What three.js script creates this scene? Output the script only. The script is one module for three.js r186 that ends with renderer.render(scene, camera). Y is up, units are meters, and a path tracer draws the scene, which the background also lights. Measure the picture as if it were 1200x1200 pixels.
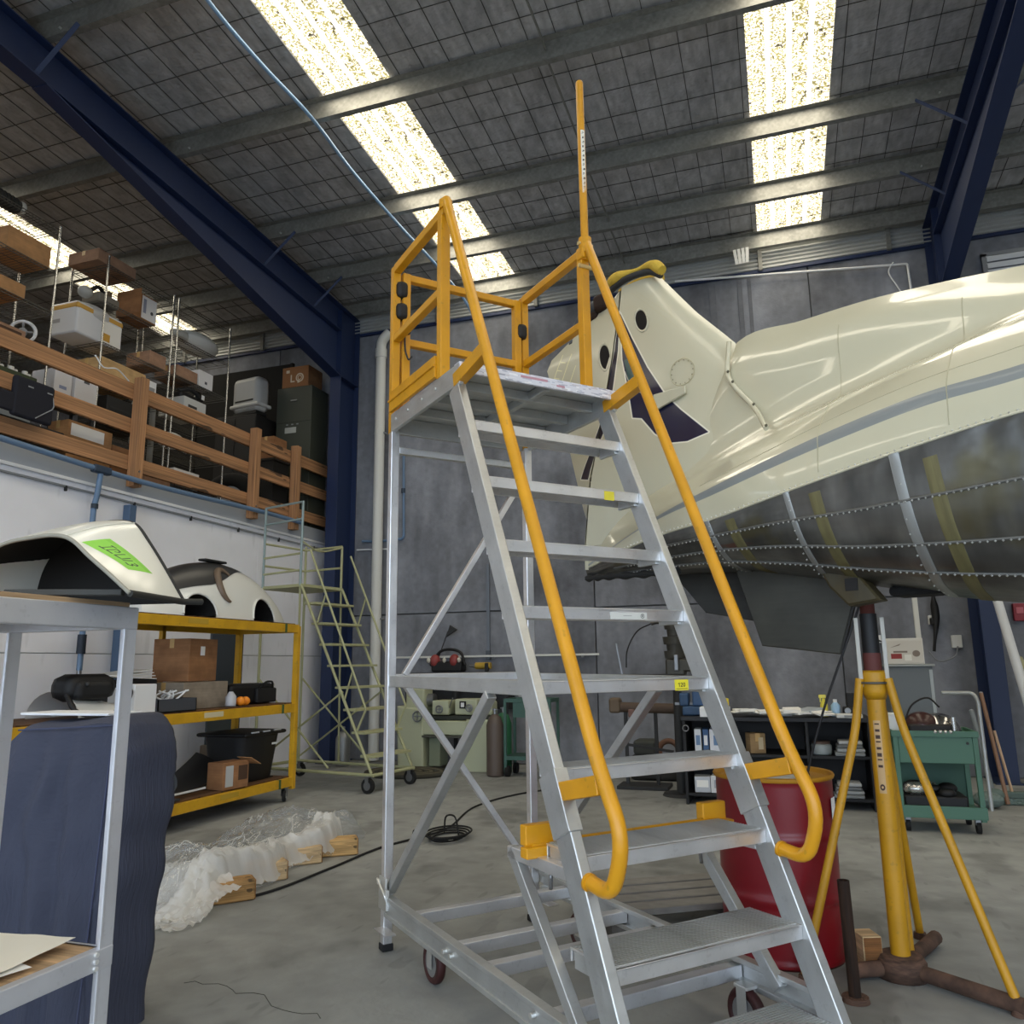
import * as THREE from 'three';
import { RoundedBoxGeometry } from 'three/addons/geometries/RoundedBoxGeometry.js';
import { mergeGeometries } from 'three/addons/utils/BufferGeometryUtils.js';
import { RectAreaLightUniformsLib } from 'three/addons/lights/RectAreaLightUniformsLib.js';
import { Brush, Evaluator, SUBTRACTION } from 'three-bvh-csg';

// ---------------------------------------------------------------- camera, daylight, exposure
const scene = new THREE.Scene();
const RAD = Math.PI / 180;
const camera = new THREE.PerspectiveCamera(65.8, 1, 0.05, 200);
camera.position.set(0, 1.45, 0);
camera.rotation.set(10.924 * RAD, 18.495 * RAD, -0.741 * RAD, 'YXZ');
scene.add(camera);
scene.background = new THREE.Color(0.74, 0.87, 1.04);            // even overcast sky, seen through the open hangar door behind the camera
scene.backgroundIntensity = 5.2;
const EXPOSURE = 0.80, SKYLIGHT_GLOW = 3.0, SKYLIGHT_LIGHT = 5.2;
RectAreaLightUniformsLib.init();
const renderer = new THREE.WebGLRenderer({ antialias: true });
renderer.toneMapping = THREE.LinearToneMapping;
renderer.toneMappingExposure = EXPOSURE;
renderer.shadowMap.enabled = true;

// ---------------------------------------------------------------- helpers
let rs = 12345;
const rnd = (a = 1, b) => { rs = (Math.imul(rs, 1664525) + 1013904223) >>> 0; const t = rs / 4294967296; return b === undefined ? t * a : a + t * (b - a); };
const used = new Map();
function numbered(n) { const k = used.get(n) || 0; used.set(n, k + 1); return k ? n + '_' + String(k).padStart(3, '0') : n; }
const V = (a) => new THREE.Vector3(a[0], a[1], a[2]);
function mesh(name, geo, mat, parent) {
  const m = new THREE.Mesh(geo, mat); m.name = name; m.castShadow = m.receiveShadow = true; (parent || scene).add(m); return m;
}
function thing(name, label, category, pos = [0, 0, 0], turn = 0, group) {
  const o = new THREE.Group(); o.name = numbered(name); o.position.set(...pos); o.rotation.y = turn * RAD;
  o.userData = { label, category }; if (group) o.userData.group = group; scene.add(o); return o;
}
function struct(name) { const o = new THREE.Group(); o.name = name; o.userData = { kind: 'structure' }; scene.add(o); return o; }
function copyOf(src, label, pos, turn, group) {
  const o = src.clone(); o.name = numbered(src.name.replace(/_\d\d\d$/, '')); o.position.set(...pos); o.rotation.y = turn * RAD;
  o.userData = { ...src.userData, label }; if (group) o.userData.group = group; scene.add(o); return o;
}
const merge = (l) => mergeGeometries(l.map((g) => { const q = g.index ? g.toNonIndexed() : g; for (const k of Object.keys(q.attributes)) if (!['position', 'normal', 'uv'].includes(k)) q.deleteAttribute(k); q.clearGroups(); return q; }));
// uv in metres, by the axis the face points along
function uvm(g, k = 1) {
  const p = g.attributes.position, n = g.attributes.normal, uv = new Float32Array(p.count * 2);
  for (let i = 0; i < p.count; i++) {
    const x = p.getX(i), y = p.getY(i), z = p.getZ(i), a = Math.abs(n.getX(i)), b = Math.abs(n.getY(i)), c = Math.abs(n.getZ(i));
    const [u, v] = a >= b && a >= c ? [z, y] : b >= c ? [x, z] : [x, y];
    uv[2 * i] = u * k; uv[2 * i + 1] = v * k;
  }
  g.setAttribute('uv', new THREE.BufferAttribute(uv, 2)); return g;
}
function box(w, h, d, r = 0, at) {
  let g = r > 0 ? new RoundedBoxGeometry(w, h, d, 1, Math.min(r, w / 2.01, h / 2.01, d / 2.01)) : new THREE.BoxGeometry(w, h, d);
  uvm(g); if (at) g.translate(...at); return g;
}
// thin plate for flat print: the picture fills each face
function decal(w, h, d, r, at) { const g = new THREE.BoxGeometry(w, h, d); if (at) g.translate(...at); return g; }
// a bar of section w (across) x h (up) from a to b
function bar(a, b, w, h = w, r = 0.004, up = [0, 1, 0]) {
  const A = V(a), B = V(b), d = B.clone().sub(A), L = d.length(); d.normalize();
  let U = V(up); if (Math.abs(U.dot(d)) > 0.98) U = new THREE.Vector3(1, 0, 0);
  const X = U.clone().cross(d).normalize(), Y = d.clone().cross(X);
  const g = box(w, h, L, r); g.applyMatrix4(new THREE.Matrix4().makeBasis(X, Y, d).setPosition(A.add(B).multiplyScalar(0.5))); return g;
}
// round pipe along a polyline whose corners are rounded
function pipe(pts, r, fillet = 0.05, seg = 8, closed = false) {
  const P = pts.map(V), path = new THREE.CurvePath(); let at = P[0].clone();
  for (let i = 1; i < P.length; i++) {
    if (i < P.length - 1) {
      const a = P[i - 1].clone().sub(P[i]), b = P[i + 1].clone().sub(P[i]), f = Math.min(fillet, a.length() * 0.49, b.length() * 0.49);
      const s = P[i].clone().add(a.setLength(f)), e = P[i].clone().add(b.setLength(f));
      path.add(new THREE.LineCurve3(at, s)); path.add(new THREE.QuadraticBezierCurve3(s, P[i], e)); at = e;
    } else path.add(new THREE.LineCurve3(at, P[i]));
  }
  const out = [];   // sample by piece so that straight runs stay straight
  path.curves.forEach((c, i) => { const n = c.isLineCurve3 ? 1 : 6; for (let k = i ? 1 : 0; k <= n; k++) out.push(c.getPoint(k / n)); });
  return tubeThrough(out, r, seg);
}
function tubeThrough(out, r, seg = 8) {
  out = out.filter((p, i) => !i || p.distanceTo(out[i - 1]) > 1e-5);
  const pos = [], nor = [], uv = [], idx = []; let N = null, len = 0;
  out.forEach((p, i) => {
    const t = (out[i + 1] || p).clone().sub(out[i - 1] || p).normalize();
    if (!N) { N = Math.abs(t.y) < 0.9 ? new THREE.Vector3(0, 1, 0) : new THREE.Vector3(1, 0, 0); }
    N = N.clone().sub(t.clone().multiplyScalar(N.dot(t))).normalize(); const B = t.clone().cross(N);
    if (i) len += p.distanceTo(out[i - 1]);
    const R = typeof r === 'function' ? r(i / (out.length - 1)) : r;
    for (let k = 0; k <= seg; k++) {
      const a = k / seg * Math.PI * 2, n = N.clone().multiplyScalar(Math.cos(a)).add(B.clone().multiplyScalar(Math.sin(a)));
      pos.push(p.x + n.x * R, p.y + n.y * R, p.z + n.z * R); nor.push(n.x, n.y, n.z); uv.push(k / seg * 6.28 * R, len);
    }
  });
  const W = seg + 1;
  for (let i = 0; i < out.length - 1; i++) for (let k = 0; k < seg; k++) { const a = i * W + k; idx.push(a, a + 1, a + W, a + 1, a + W + 1, a + W); }
  for (const [e, s] of [[0, 1], [out.length - 1, -1]]) {
    const c = pos.length / 3, p = out[e], t = (out[1].clone().sub(out[0])).normalize().multiplyScalar(-1);
    const q = e ? out[e].clone().sub(out[e - 1]).normalize() : t;
    pos.push(p.x, p.y, p.z); nor.push(q.x, q.y, q.z); uv.push(0, 0);
    for (let k = 0; k <= seg; k++) { const j = e * W + k; pos.push(pos[3 * j], pos[3 * j + 1], pos[3 * j + 2]); nor.push(q.x, q.y, q.z); uv.push(0, 0); }
    for (let k = 1; k <= seg; k++) s > 0 ? idx.push(c, c + k + 1, c + k) : idx.push(c, c + k, c + k + 1);
  }
  const g = new THREE.BufferGeometry();
  g.setAttribute('position', new THREE.Float32BufferAttribute(pos, 3)); g.setAttribute('normal', new THREE.Float32BufferAttribute(nor, 3)); g.setAttribute('uv', new THREE.Float32BufferAttribute(uv, 2)); g.setIndex(idx); return g;
}
function spline(pts, r, n = 60, seg = 6) { return tubeThrough(new THREE.CatmullRomCurve3(pts.map(V), false, 'centripetal').getPoints(n), r, seg); }
function cyl(r1, r2, h, at = [0, 0, 0], seg = 20, axis = 'y') {
  const g = new THREE.CylinderGeometry(r1, r2, h, seg); if (axis === 'x') g.rotateZ(Math.PI / 2); if (axis === 'z') g.rotateX(Math.PI / 2); g.translate(...at); return g;
}
function lathe(pts, seg = 28, at) { const g = new THREE.LatheGeometry(pts.map((p) => new THREE.Vector2(p[0], p[1])), seg); if (at) g.translate(...at); return g; }
function ball(r, at, sx = 1, sy = 1, sz = 1, seg = 16) { const g = new THREE.SphereGeometry(r, seg, Math.ceil(seg * 0.7)); g.scale(sx, sy, sz); g.translate(...at); return g; }
// flat plate: polygon in x-y with thickness t along z, centred
function plate(pts, t, bevel = 0) {
  const s = new THREE.Shape(pts.map((p) => new THREE.Vector2(p[0], p[1])));
  const g = new THREE.ExtrudeGeometry(s, { depth: t - 2 * bevel, bevelEnabled: bevel > 0, bevelSize: bevel, bevelThickness: bevel, bevelSegments: 1, curveSegments: 12 });
  g.translate(0, 0, -t / 2 + bevel); return g;
}
// smooth surface through a grid of points rows[i][j]
function surf(rows, flip = false) {
  const R = rows.length, C = rows[0].length, pos = [], uv = [], idx = [];
  rows.forEach((row, i) => row.forEach((p, j) => { pos.push(p[0], p[1], p[2]); uv.push(p.length > 3 ? p[3] : j / (C - 1), p.length > 3 ? p[4] : i / (R - 1)); }));
  for (let i = 0; i < R - 1; i++) for (let j = 0; j < C - 1; j++) { const a = i * C + j, b = a + 1, c = a + C, d = c + 1; flip ? idx.push(a, c, b, b, c, d) : idx.push(a, b, c, b, d, c); }
  const g = new THREE.BufferGeometry(); g.setAttribute('position', new THREE.Float32BufferAttribute(pos, 3)); g.setAttribute('uv', new THREE.Float32BufferAttribute(uv, 2)); g.setIndex(idx); g.computeVertexNormals(); return g;
}
// ---------------------------------------------------------------- noise and textures
const hash = (x, y, s) => { let h = Math.imul(x, 374761393) ^ Math.imul(y, 668265263) ^ Math.imul(s, 1274126177); h = Math.imul(h ^ (h >>> 13), 1274126177); return ((h ^ (h >>> 16)) >>> 0) / 4294967296; };
function vnoise(x, y, px, py, s) {
  const ix = Math.floor(x), iy = Math.floor(y), fx = x - ix, fy = y - iy, u = fx * fx * (3 - 2 * fx), v = fy * fy * (3 - 2 * fy), m = (a, b) => ((a % b) + b) % b;
  const a = hash(m(ix, px), m(iy, py), s), b = hash(m(ix + 1, px), m(iy, py), s), c = hash(m(ix, px), m(iy + 1, py), s), d = hash(m(ix + 1, px), m(iy + 1, py), s);
  return a + (b - a) * u + (c - a) * v + (a - b - c + d) * u * v;
}
function fbm(u, v, fx, fy, oct, s) { let t = 0, a = 0.5, n = 0; for (let i = 0; i < oct; i++) { t += a * vnoise(u * fx, v * fy, fx, fy, s + i); n += a; a *= 0.5; fx *= 2; fy *= 2; } return t / n; }
const clamp = (x, a = 0, b = 1) => Math.min(b, Math.max(a, x)), mix = (a, b, t) => a + (b - a) * t, sstep = (a, b, x) => { const t = clamp((x - a) / (b - a)); return t * t * (3 - 2 * t); };
function tex(size, f, srgb = true, rep = 1, h = size) {
  const d = new Uint8Array(size * h * 4);
  for (let y = 0; y < h; y++) for (let x = 0; x < size; x++) { const c = f(x / size, y / h), o = 4 * (y * size + x); d[o] = clamp(c[0], 0, 255); d[o + 1] = clamp(c[1], 0, 255); d[o + 2] = clamp(c[2], 0, 255); d[o + 3] = 255; }
  const t = new THREE.DataTexture(d, size, h); t.wrapS = t.wrapT = THREE.RepeatWrapping; t.magFilter = THREE.LinearFilter; t.minFilter = THREE.LinearMipmapLinearFilter; t.generateMipmaps = true;
  if (srgb) t.colorSpace = THREE.SRGBColorSpace; t.repeat.set(...[].concat(rep, rep).slice(0, 2)); t.needsUpdate = true; return t;
}
function canvasTex(w, h, draw) {
  const c = document.createElement('canvas'); c.width = w; c.height = h; draw(c.getContext('2d'), w, h);
  const t = new THREE.CanvasTexture(c); t.colorSpace = THREE.SRGBColorSpace; t.magFilter = THREE.LinearFilter; return t;
}
const M = (color, roughness = 0.6, metalness = 0, o = {}) => new THREE.MeshStandardMaterial({ color, roughness, metalness, ...o });
const PM = (color, o = {}) => new THREE.MeshPhysicalMaterial({ color, ...o });

const bumpFine = tex(256, (u, v) => { const n = fbm(u, v, 24, 24, 3, 5) * 255; return [n, n, n]; }, false, 2);
const floorMap = tex(1024, (u, v) => {
  const a = fbm(u, v, 4, 4, 5, 1), b = fbm(u, v, 40, 40, 3, 2), c = fbm(u, v, 9, 9, 4, 3), d = fbm(u, v, 90, 24, 2, 4);
  let g = 144 + (a - 0.5) * 44 + (b - 0.5) * 26; g -= sstep(0.62, 0.75, c) * 20; g -= sstep(0.76, 0.86, d) * 12;
  return [g * 0.98, g * 0.995, g * 0.98];
}, true, 1 / 5);
const floorRough = tex(512, (u, v) => { const n = 120 + fbm(u, v, 8, 8, 5, 21) * 110; return [n, n, n]; }, false, 1 / 3);
const wallMap = tex(1024, (u, v) => {
  const a = fbm(u, v, 5, 5, 5, 31), b = fbm(u, v, 24, 5, 4, 32), c = fbm(u, v, 60, 60, 2, 33);
  const g = 146 + (a - 0.5) * 84 + (b - 0.5) * 40 + (c - 0.5) * 18; return [g * 0.975, g * 0.99, g * 1.03];
}, true, 1 / 4);
const whiteMap = tex(512, (u, v) => { const a = fbm(u, v, 6, 6, 4, 41), b = fbm(u, v, 30, 8, 3, 42), g = 240 + (a - 0.5) * 18 - sstep(0.68, 0.8, b) * 10; return [g * 0.985, g * 0.992, g * 1.02]; }, true, 1 / 3);
const woodTex = (base, s, rep) => tex(512, (u, v) => {
  const w = fbm(u, v, 2, 22, 4, s), r = fbm(u, v, 3, 90, 3, s + 3), k = fbm(u, v, 5, 9, 2, s + 7), t = (w - 0.5) * 0.55 + (r - 0.5) * 0.35 - sstep(0.78, 0.84, k) * 0.45;
  return base.map((c) => c * (1 + t));
}, true, rep);
const timberMap = woodTex([160, 118, 82], 51, 1), plyMap = woodTex([178, 148, 112], 61, 1.5), blockMap = woodTex([186, 160, 122], 71, 3);
const foilMap = tex(512, (u, v) => { const a = fbm(u, v, 7, 7, 4, 81), b = fbm(u, v, 40, 12, 3, 82), g = 206 + (a - 0.5) * 60 + (b - 0.5) * 50; return [g, g, g * 1.0]; }, true, 1 / 2);
const foilBump = tex(512, (u, v) => { const n = (fbm(u, v, 6, 14, 5, 85) * 0.7 + fbm(u, v, 40, 40, 2, 86) * 0.3) * 255; return [n, n, n]; }, false, 1 / 1.5);
const galvMap = tex(512, (u, v) => { const a = fbm(u, v, 30, 30, 3, 91), b = fbm(u, v, 5, 5, 3, 92), g = 168 + (a - 0.5) * 40 + (b - 0.5) * 40; return [g, g, g * 0.985]; }, true, 1);
const brushRough = tex(512, (u, v) => { const n = 90 + fbm(u, v, 8, 60, 3, 95) * 90 + fbm(u, v, 6, 6, 3, 96) * 60; return [n, n, n]; }, false, 2);
const alumMap = tex(512, (u, v) => { const a = fbm(u, v, 6, 6, 4, 97), b = fbm(u, v, 50, 50, 2, 98), g = 232 + (a - 0.5) * 26 - sstep(0.7, 0.85, b) * 8; return [g, g, g * 1.005]; }, true, 1.5);
const skyMap = tex(512, (u, v) => {
  const n = fbm(u, v, 64, 64, 2, 101), q = fbm(u, v, 6, 6, 3, 102), rib = 0;
  let g = rib ? 250 : mix(135, 250, sstep(0.36, 0.56, n)); g *= mix(0.86, 1, sstep(0.3, 0.55, q)); if (fbm(u, v, 24, 12, 2, 103) > 0.79) g *= 0.4;
  return [g, g * 0.97, g * mix(0.68, 0.96, sstep(0.36, 0.6, n))];
}, true, 1);
const bellyMap = tex(1024, (u, v) => {
  const a = fbm(u, v, 4, 6, 5, 111), b = fbm(u, v, 22, 5, 4, 112), c = fbm(u, v, 6, 4, 4, 113), r = fbm(u, v, 7, 7, 4, 114);
  let g = 128 + (a - 0.5) * 90 + (b - 0.5) * 70, R = g, G = g * 0.99, B = g * 0.97;
  const ol = sstep(0.58, 0.72, c) * 0.5; R = mix(R, 120, ol); G = mix(G, 108, ol); B = mix(B, 62, ol);
  const re = sstep(0.72, 0.78, r) * 0.5; R = mix(R, 150, re); G = mix(G, 72, re); B = mix(B, 50, re);
  return [R, G, B];
}, true, [1, 1]);
const yellowMap = tex(512, (u, v) => { const a = fbm(u, v, 8, 8, 4, 121), b = fbm(u, v, 40, 40, 3, 122); const k = 1 + (a - 0.5) * 0.16, chip = sstep(0.74, 0.79, b); return [mix(204 * k, 160, chip * .4), mix(156 * k, 130, chip * .4), mix(26 * k, 60, chip * .4)]; }, true, 1);
const rustMap = tex(256, (u, v) => { const a = fbm(u, v, 9, 9, 4, 131), k = 0.6 + a * 0.8; return [88 * k, 66 * k, 54 * k]; }, true, 2);
const cardMap = tex(256, (u, v) => { const a = fbm(u, v, 6, 6, 4, 141), b = fbm(u, v, 4, 60, 2, 142), k = 0.9 + (a - 0.5) * 0.25 + (b - 0.5) * 0.08; return [255 * k, 255 * k, 255 * k]; }, true, 1.5);

// ---------------------------------------------------------------- materials
const mFloor = M(0xffffff, 1, 0, { map: floorMap, roughnessMap: floorRough, bumpMap: bumpFine, bumpScale: 0.0012 });
const mWall = M(0xd8dade, 0.85, 0, { map: wallMap, bumpMap: bumpFine, bumpScale: 0.002 });
const mWhiteWall = M(0xffffff, 0.75, 0, { map: whiteMap });
const mFoil = M(0xe4e4e6, 0.45, 0.3, { map: foilMap, bumpMap: foilBump, bumpScale: 0.02 });
const mGalv = M(0xd6d6d2, 0.5, 0.55, { map: galvMap });
const mNavy = M(0x1c2c50, 0.5, 0.0), mNavyDark = M(0x1b2a4a, 0.55);
const mAlum = M(0xffffff, 0.6, 0.92, { map: alumMap, roughnessMap: brushRough });
const mAlumDull = M(0xdcdedc, 0.7, 0.88, { map: alumMap, roughnessMap: brushRough });
const mAlumRack = M(0xe2e4e8, 0.42, 0.5, { map: alumMap });
const mYellow = M(0xffeccc, 0.38, 0, { map: yellowMap }), mYellowDeep = M(0xe6dcb0, 0.5, 0, { map: yellowMap });
const mRackYellow = M(0xffffff, 0.5, 0, { map: yellowMap });
const mBlack = M(0x0c0c0e, 0.6), mRubber = M(0x141414, 0.85), mDark = M(0x2a2b2c, 0.7), mSteel = M(0x8c8e90, 0.4, 0.8), mZinc = M(0xd8d8d4, 0.35, 0.8);
const mTimber = M(0xffffff, 0.75, 0, { map: timberMap }), mPly = M(0xffffff, 0.75, 0, { map: plyMap }), mBlockWood = M(0xffffff, 0.85, 0, { map: blockMap });
const mCream = PM(0xc9c4aa, { roughness: 0.25, clearcoat: 1, clearcoatRoughness: 0.05 });
const mWhite = M(0xe6e8ea, 0.5), mPaper = M(0xeeeeea, 0.85, 0, { side: THREE.DoubleSide }), mPvc = M(0xd6d7d2, 0.5), mGrey = M(0x8a8d90, 0.6);
const mBlueCloth = M(0x3b3f50, 0.8, 0, { bumpMap: bumpFine, bumpScale: 0.003 });
const mLadderGreen = M(0xa8a880, 0.55), mMachine = M(0xb2b699, 0.55, 0, { bumpMap: bumpFine, bumpScale: 0.001 }), mCart = M(0x466f5b, 0.45), mTrolley = M(0x3a5c52, 0.5);
const mRust = M(0xffffff, 0.9, 0.2, { map: rustMap }), mRed = M(0x780a17, 0.34), mBluePipe = M(0x66809e, 0.45);
const mCard = (c) => M(c, 0.85, 0, { map: cardMap });
const card1 = mCard(0xc29262), card2 = mCard(0xa4744c), card3 = mCard(0xd8b27c), card4 = mCard(0xb08a70), card5 = mCard(0xa89a88);
const mTape = M(0xc8a468, 0.35);

// ---------------------------------------------------------------- the shell
const X0 = -16, X1 = 12, ZB = -11.6, ZF = 5, SLOPE = 0.04926, TILT = -2.82 * RAD;
const roofY = (z) => 7.45 + SLOPE * (z + 11.5);                     // underside of the purlins
const floor = struct('floor');
mesh('floor_slab', box(X1 - X0, 0.2, ZF - ZB + 0.3, 0, [(X0 + X1) / 2, -0.1, (ZF + ZB) / 2 - 0.15]), mFloor, floor);
mesh('apron_slab', box(60, 0.2, 30, 0, [0, -0.14, ZF + 15]), mFloor, floor);
{ // hairline crack in the slab
  const c = []; let x = -2.78, z = -3.36; for (let i = 0; i < 16; i++) { c.push([x, 0.0005, z]); x += rnd(0.035, 0.075); z += rnd(-0.035, 0.05); }
  mesh('floor_crack', tubeThrough(c.map(V), () => 0.0018, 4), M(0x3c3d38, 0.95), floor);
  const c2 = []; x = -1.9; z = -2.9; for (let i = 0; i < 9; i++) { c2.push([x, 0.0005, z]); x += rnd(-0.02, 0.05); z += rnd(0.02, 0.06); }
  mesh('floor_crack', tubeThrough(c2.map(V), () => 0.0018, 4), M(0x3c3d38, 0.95), floor);
}
{
  const w = struct('wall_back');
  mesh('wall_core', box(X1 - X0, 7.6, 0.16, 0, [(X0 + X1) / 2, 3.8, ZB - 0.12]), M(0x55585a, 0.9), w);
  const xs = [X0, -12.2, -8.3, -5.9, -2.6, 0.75, 3.9, 7.9, X1], ys = [0, 2.27, 7.16];
  for (let i = 0; i < xs.length - 1; i++) for (let j = 0; j < 2; j++) {
    const wd = xs[i + 1] - xs[i] - 0.018, ht = ys[j + 1] - ys[j] - 0.018;
    const g = box(wd, ht, 0.05, 0.006); const m = mesh('concrete_panel', g, mWall, w); m.position.set((xs[i] + xs[i + 1]) / 2, (ys[j] + ys[j + 1]) / 2, ZB - 0.025);
    const uv = g.attributes.uv; for (let k = 0; k < uv.count; k++) uv.setXY(k, uv.getX(k) + i * 1.37, uv.getY(k) + j * 2.1);
  }
  for (const [x, wd] of [[-1.16, 0.16], [-0.62, 0.1], [-0.22, 0.07], [-0.08, 0.05]]) mesh('wall_strip', box(wd, 4.7, 0.012, 0.003, [x, 4.75, ZB + 0.006]), mWall, w);
  const prof = []; const n = 9, y0 = 7.2, y1 = 7.75;                          // corrugated cladding above the panels
  for (let i = 0; i <= n * 4; i++) { const t = i / (n * 4), ph = (i % 4); prof.push([y0 + t * (y1 - y0), ph === 0 || ph === 3 ? 0 : 0.025]); }
  mesh('cladding_sheet', surf([X0, X1].map((x) => prof.map(([y, d]) => [x, y, ZB + 0.02 + d, x, y]))), M(0xb4b6b4, 0.5, 0.4, { side: THREE.DoubleSide, flatShading: true }), w);
  mesh('flashing', box(X1 - X0, 0.05, 0.05, 0.004, [(X0 + X1) / 2, 7.17, ZB + 0.02]), mNavy, w);
  for (let x = -11; x < 9; x += 1.75) mesh('girt_cleat', box(0.06, 0.5, 0.05, 0.003, [x + 0.6, 7.42, ZB + 0.07]), mGalv, w);
  // louvred vent high on the right
  const lv = new THREE.Group(); lv.name = 'wall_vent'; w.add(lv); lv.position.set(3.62, 6.52, ZB + 0.03);
  mesh('vent_frame', merge([box(0.06, 0.74, 0.06, 0, [-0.62, 0, 0]), box(0.06, 0.74, 0.06, 0, [0.62, 0, 0]), box(1.3, 0.05, 0.06, 0, [0, 0.36, 0]), box(1.3, 0.05, 0.06, 0, [0, -0.36, 0])]), mGrey, lv);
  for (let i = 0; i < 7; i++) { const s = mesh('slat', box(1.2, 0.07, 0.012), mWhite, lv); s.position.set(0, -0.3 + i * 0.1, 0.01); s.rotation.x = 0.6; }
}
{
  const w = struct('wall_left');                                               // white wall under the mezzanine
  const T = 0.15, zc = [ZB, -9.6, -7.2, -4.8, -2.4, 0, 2.4, ZF];
  mesh('wall_core', box(T - 0.04, 3.4, ZF - ZB - 0.1, 0, [-7.1 - T / 2, 1.72, (ZF + ZB) / 2]), M(0xb0b2b4, 0.9), w);
  for (let i = 0; i < zc.length - 1; i++) for (const [a, b] of [[0, 1.62], [1.63, 3.44]]) {
    const d = zc[i + 1] - zc[i] - 0.003, m = mesh('wall_panel', box(0.03, b - a, d, 0.003), mWhiteWall, w); m.position.set(-7.115, (a + b) / 2, (zc[i] + zc[i + 1]) / 2);
  }
  mesh('ledge', box(0.05, 0.035, ZF - ZB, 0.004, [-7.09, 3.455, (ZF + ZB) / 2]), mWhite, w);
  mesh('conduit', bar([-7.075, 3.36, ZB + 0.1], [-7.075, 3.38, ZF], 0.022, 0.022), mGrey, w);
  for (let z = -11; z < 4; z += 0.95) mesh('conduit_clip', box(0.03, 0.06, 0.02, 0.003, [-7.07, 3.345, z]), mDark, w);
  const fl = struct('floor_mezzanine');
  mesh('deck', box(7.1 + X0 * -1 - 14.2, 0.12, ZF - ZB, 0, [(X0 - 7.1) / 2, 3.53, (ZF + ZB) / 2]), M(0x7b6a55, 0.85), fl);
  mesh('fascia', box(0.02, 0.2, ZF - ZB, 0.003, [-7.1, 3.575, (ZF + ZB) / 2]), M(0x9aa0a8, 0.55), fl);
}
{
  const mSide = M(0xb8bac0, 0.8);
  const wl = struct('wall_far_left'); mesh('wall_sheet', box(0.1, 9, ZF - ZB + 0.3, 0, [X0 - 0.05, 4.4, (ZF + ZB) / 2]), mSide, wl);
  const wr = struct('wall_right'); mesh('wall_sheet', box(0.1, 9, ZF - ZB + 0.3, 0, [X1 + 0.05, 4.4, (ZF + ZB) / 2]), mSide, wr);
  const wf = struct('wall_front');                                             // the open roller door is in this wall, behind the camera
  mesh('wall_sheet', merge([box(9.2, 9, 0.1, 0, [X0 + 4.6, 4.4, ZF + 0.05]), box(2.5, 9, 0.1, 0, [X1 - 1.25, 4.4, ZF + 0.05]), box(16.3, 3.3, 0.1, 0, [1.35, 7.25, ZF + 0.05])]), mSide, wf);
}
// roof: insulated sheets between translucent strips
const ceiling = struct('ceiling');
const strips = [[-10.78, -9.98], [-4.56, -3.7], [0.09, 0.97], [4.9, 5.75], [8.7, 9.5]];
const RL = ZF - ZB + 0.3, RC = (ZF + ZB) / 2, sheetY = (z) => roofY(z) + 0.25;
function onRoof(g, lift = 0) { g.rotateX(TILT); g.translate(0, sheetY(RC) + lift, RC); return g; }
{
  const ed = [X0 - 0.1, ...strips.flat(), X1 + 0.1];
  for (let i = 0; i < ed.length; i += 2) {
    const a = ed[i], b = ed[i + 1]; mesh('roof_sheet', onRoof(box(b - a, 0.05, RL, 0, [(a + b) / 2, 0.025, 0])), mFoil, ceiling);
  }
  // safety mesh under the foil: one countless net of thin wires
  const wires = [];
  for (let i = 0; i < ed.length; i += 2) {
    for (let x = ed[i] + 0.12; x < ed[i + 1]; x += 0.3) wires.push(box(0.007, 0.006, RL, 0, [x, -0.006, 0]));
    for (let z = -RL / 2; z < RL / 2; z += 0.42) wires.push(box(ed[i + 1] - ed[i], 0.006, 0.006, 0, [(ed[i] + ed[i + 1]) / 2, -0.012, z + (i % 3) * 0.05]));
  }
  const net = mesh('wire_net', onRoof(merge(wires)), M(0x4a4a47, 0.6, 0.2), ceiling); net.userData.kind = 'stuff';
  // purlins
  for (const z of [-11.36, -10.2, -8.9, -7.0, -5.13, -3.3, -1.4, 0.5, 2.4, 4.3]) {
    const h = 0.22, s = new THREE.Shape([[0, 0], [0.075, 0], [0.075, 0.02], [0.071, 0.02], [0.071, 0.004], [0.004, 0.004], [0.004, h - 0.004], [-0.075, h - 0.004], [-0.075, h], [0, h]].map((p) => new THREE.Vector2(...p)));
    const g = new THREE.ExtrudeGeometry(s, { depth: X1 - X0, bevelEnabled: false }); g.rotateY(Math.PI / 2); g.translate(X0, roofY(z), z); uvm(g);
    mesh('purlin', g, mGalv, ceiling);
  }
  const pz = [-11.36, -10.2, -8.9, -7.0, -5.13, -3.3, -1.4];
  for (let i = 0; i < pz.length - 1; i++) mesh('bridging_bar', bar([-1.9, roofY(pz[i]) + 0.12, pz[i]], [-1.9, roofY(pz[i + 1]) + 0.03, pz[i + 1]], 0.02, 0.03), mGalv, ceiling);
}
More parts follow.
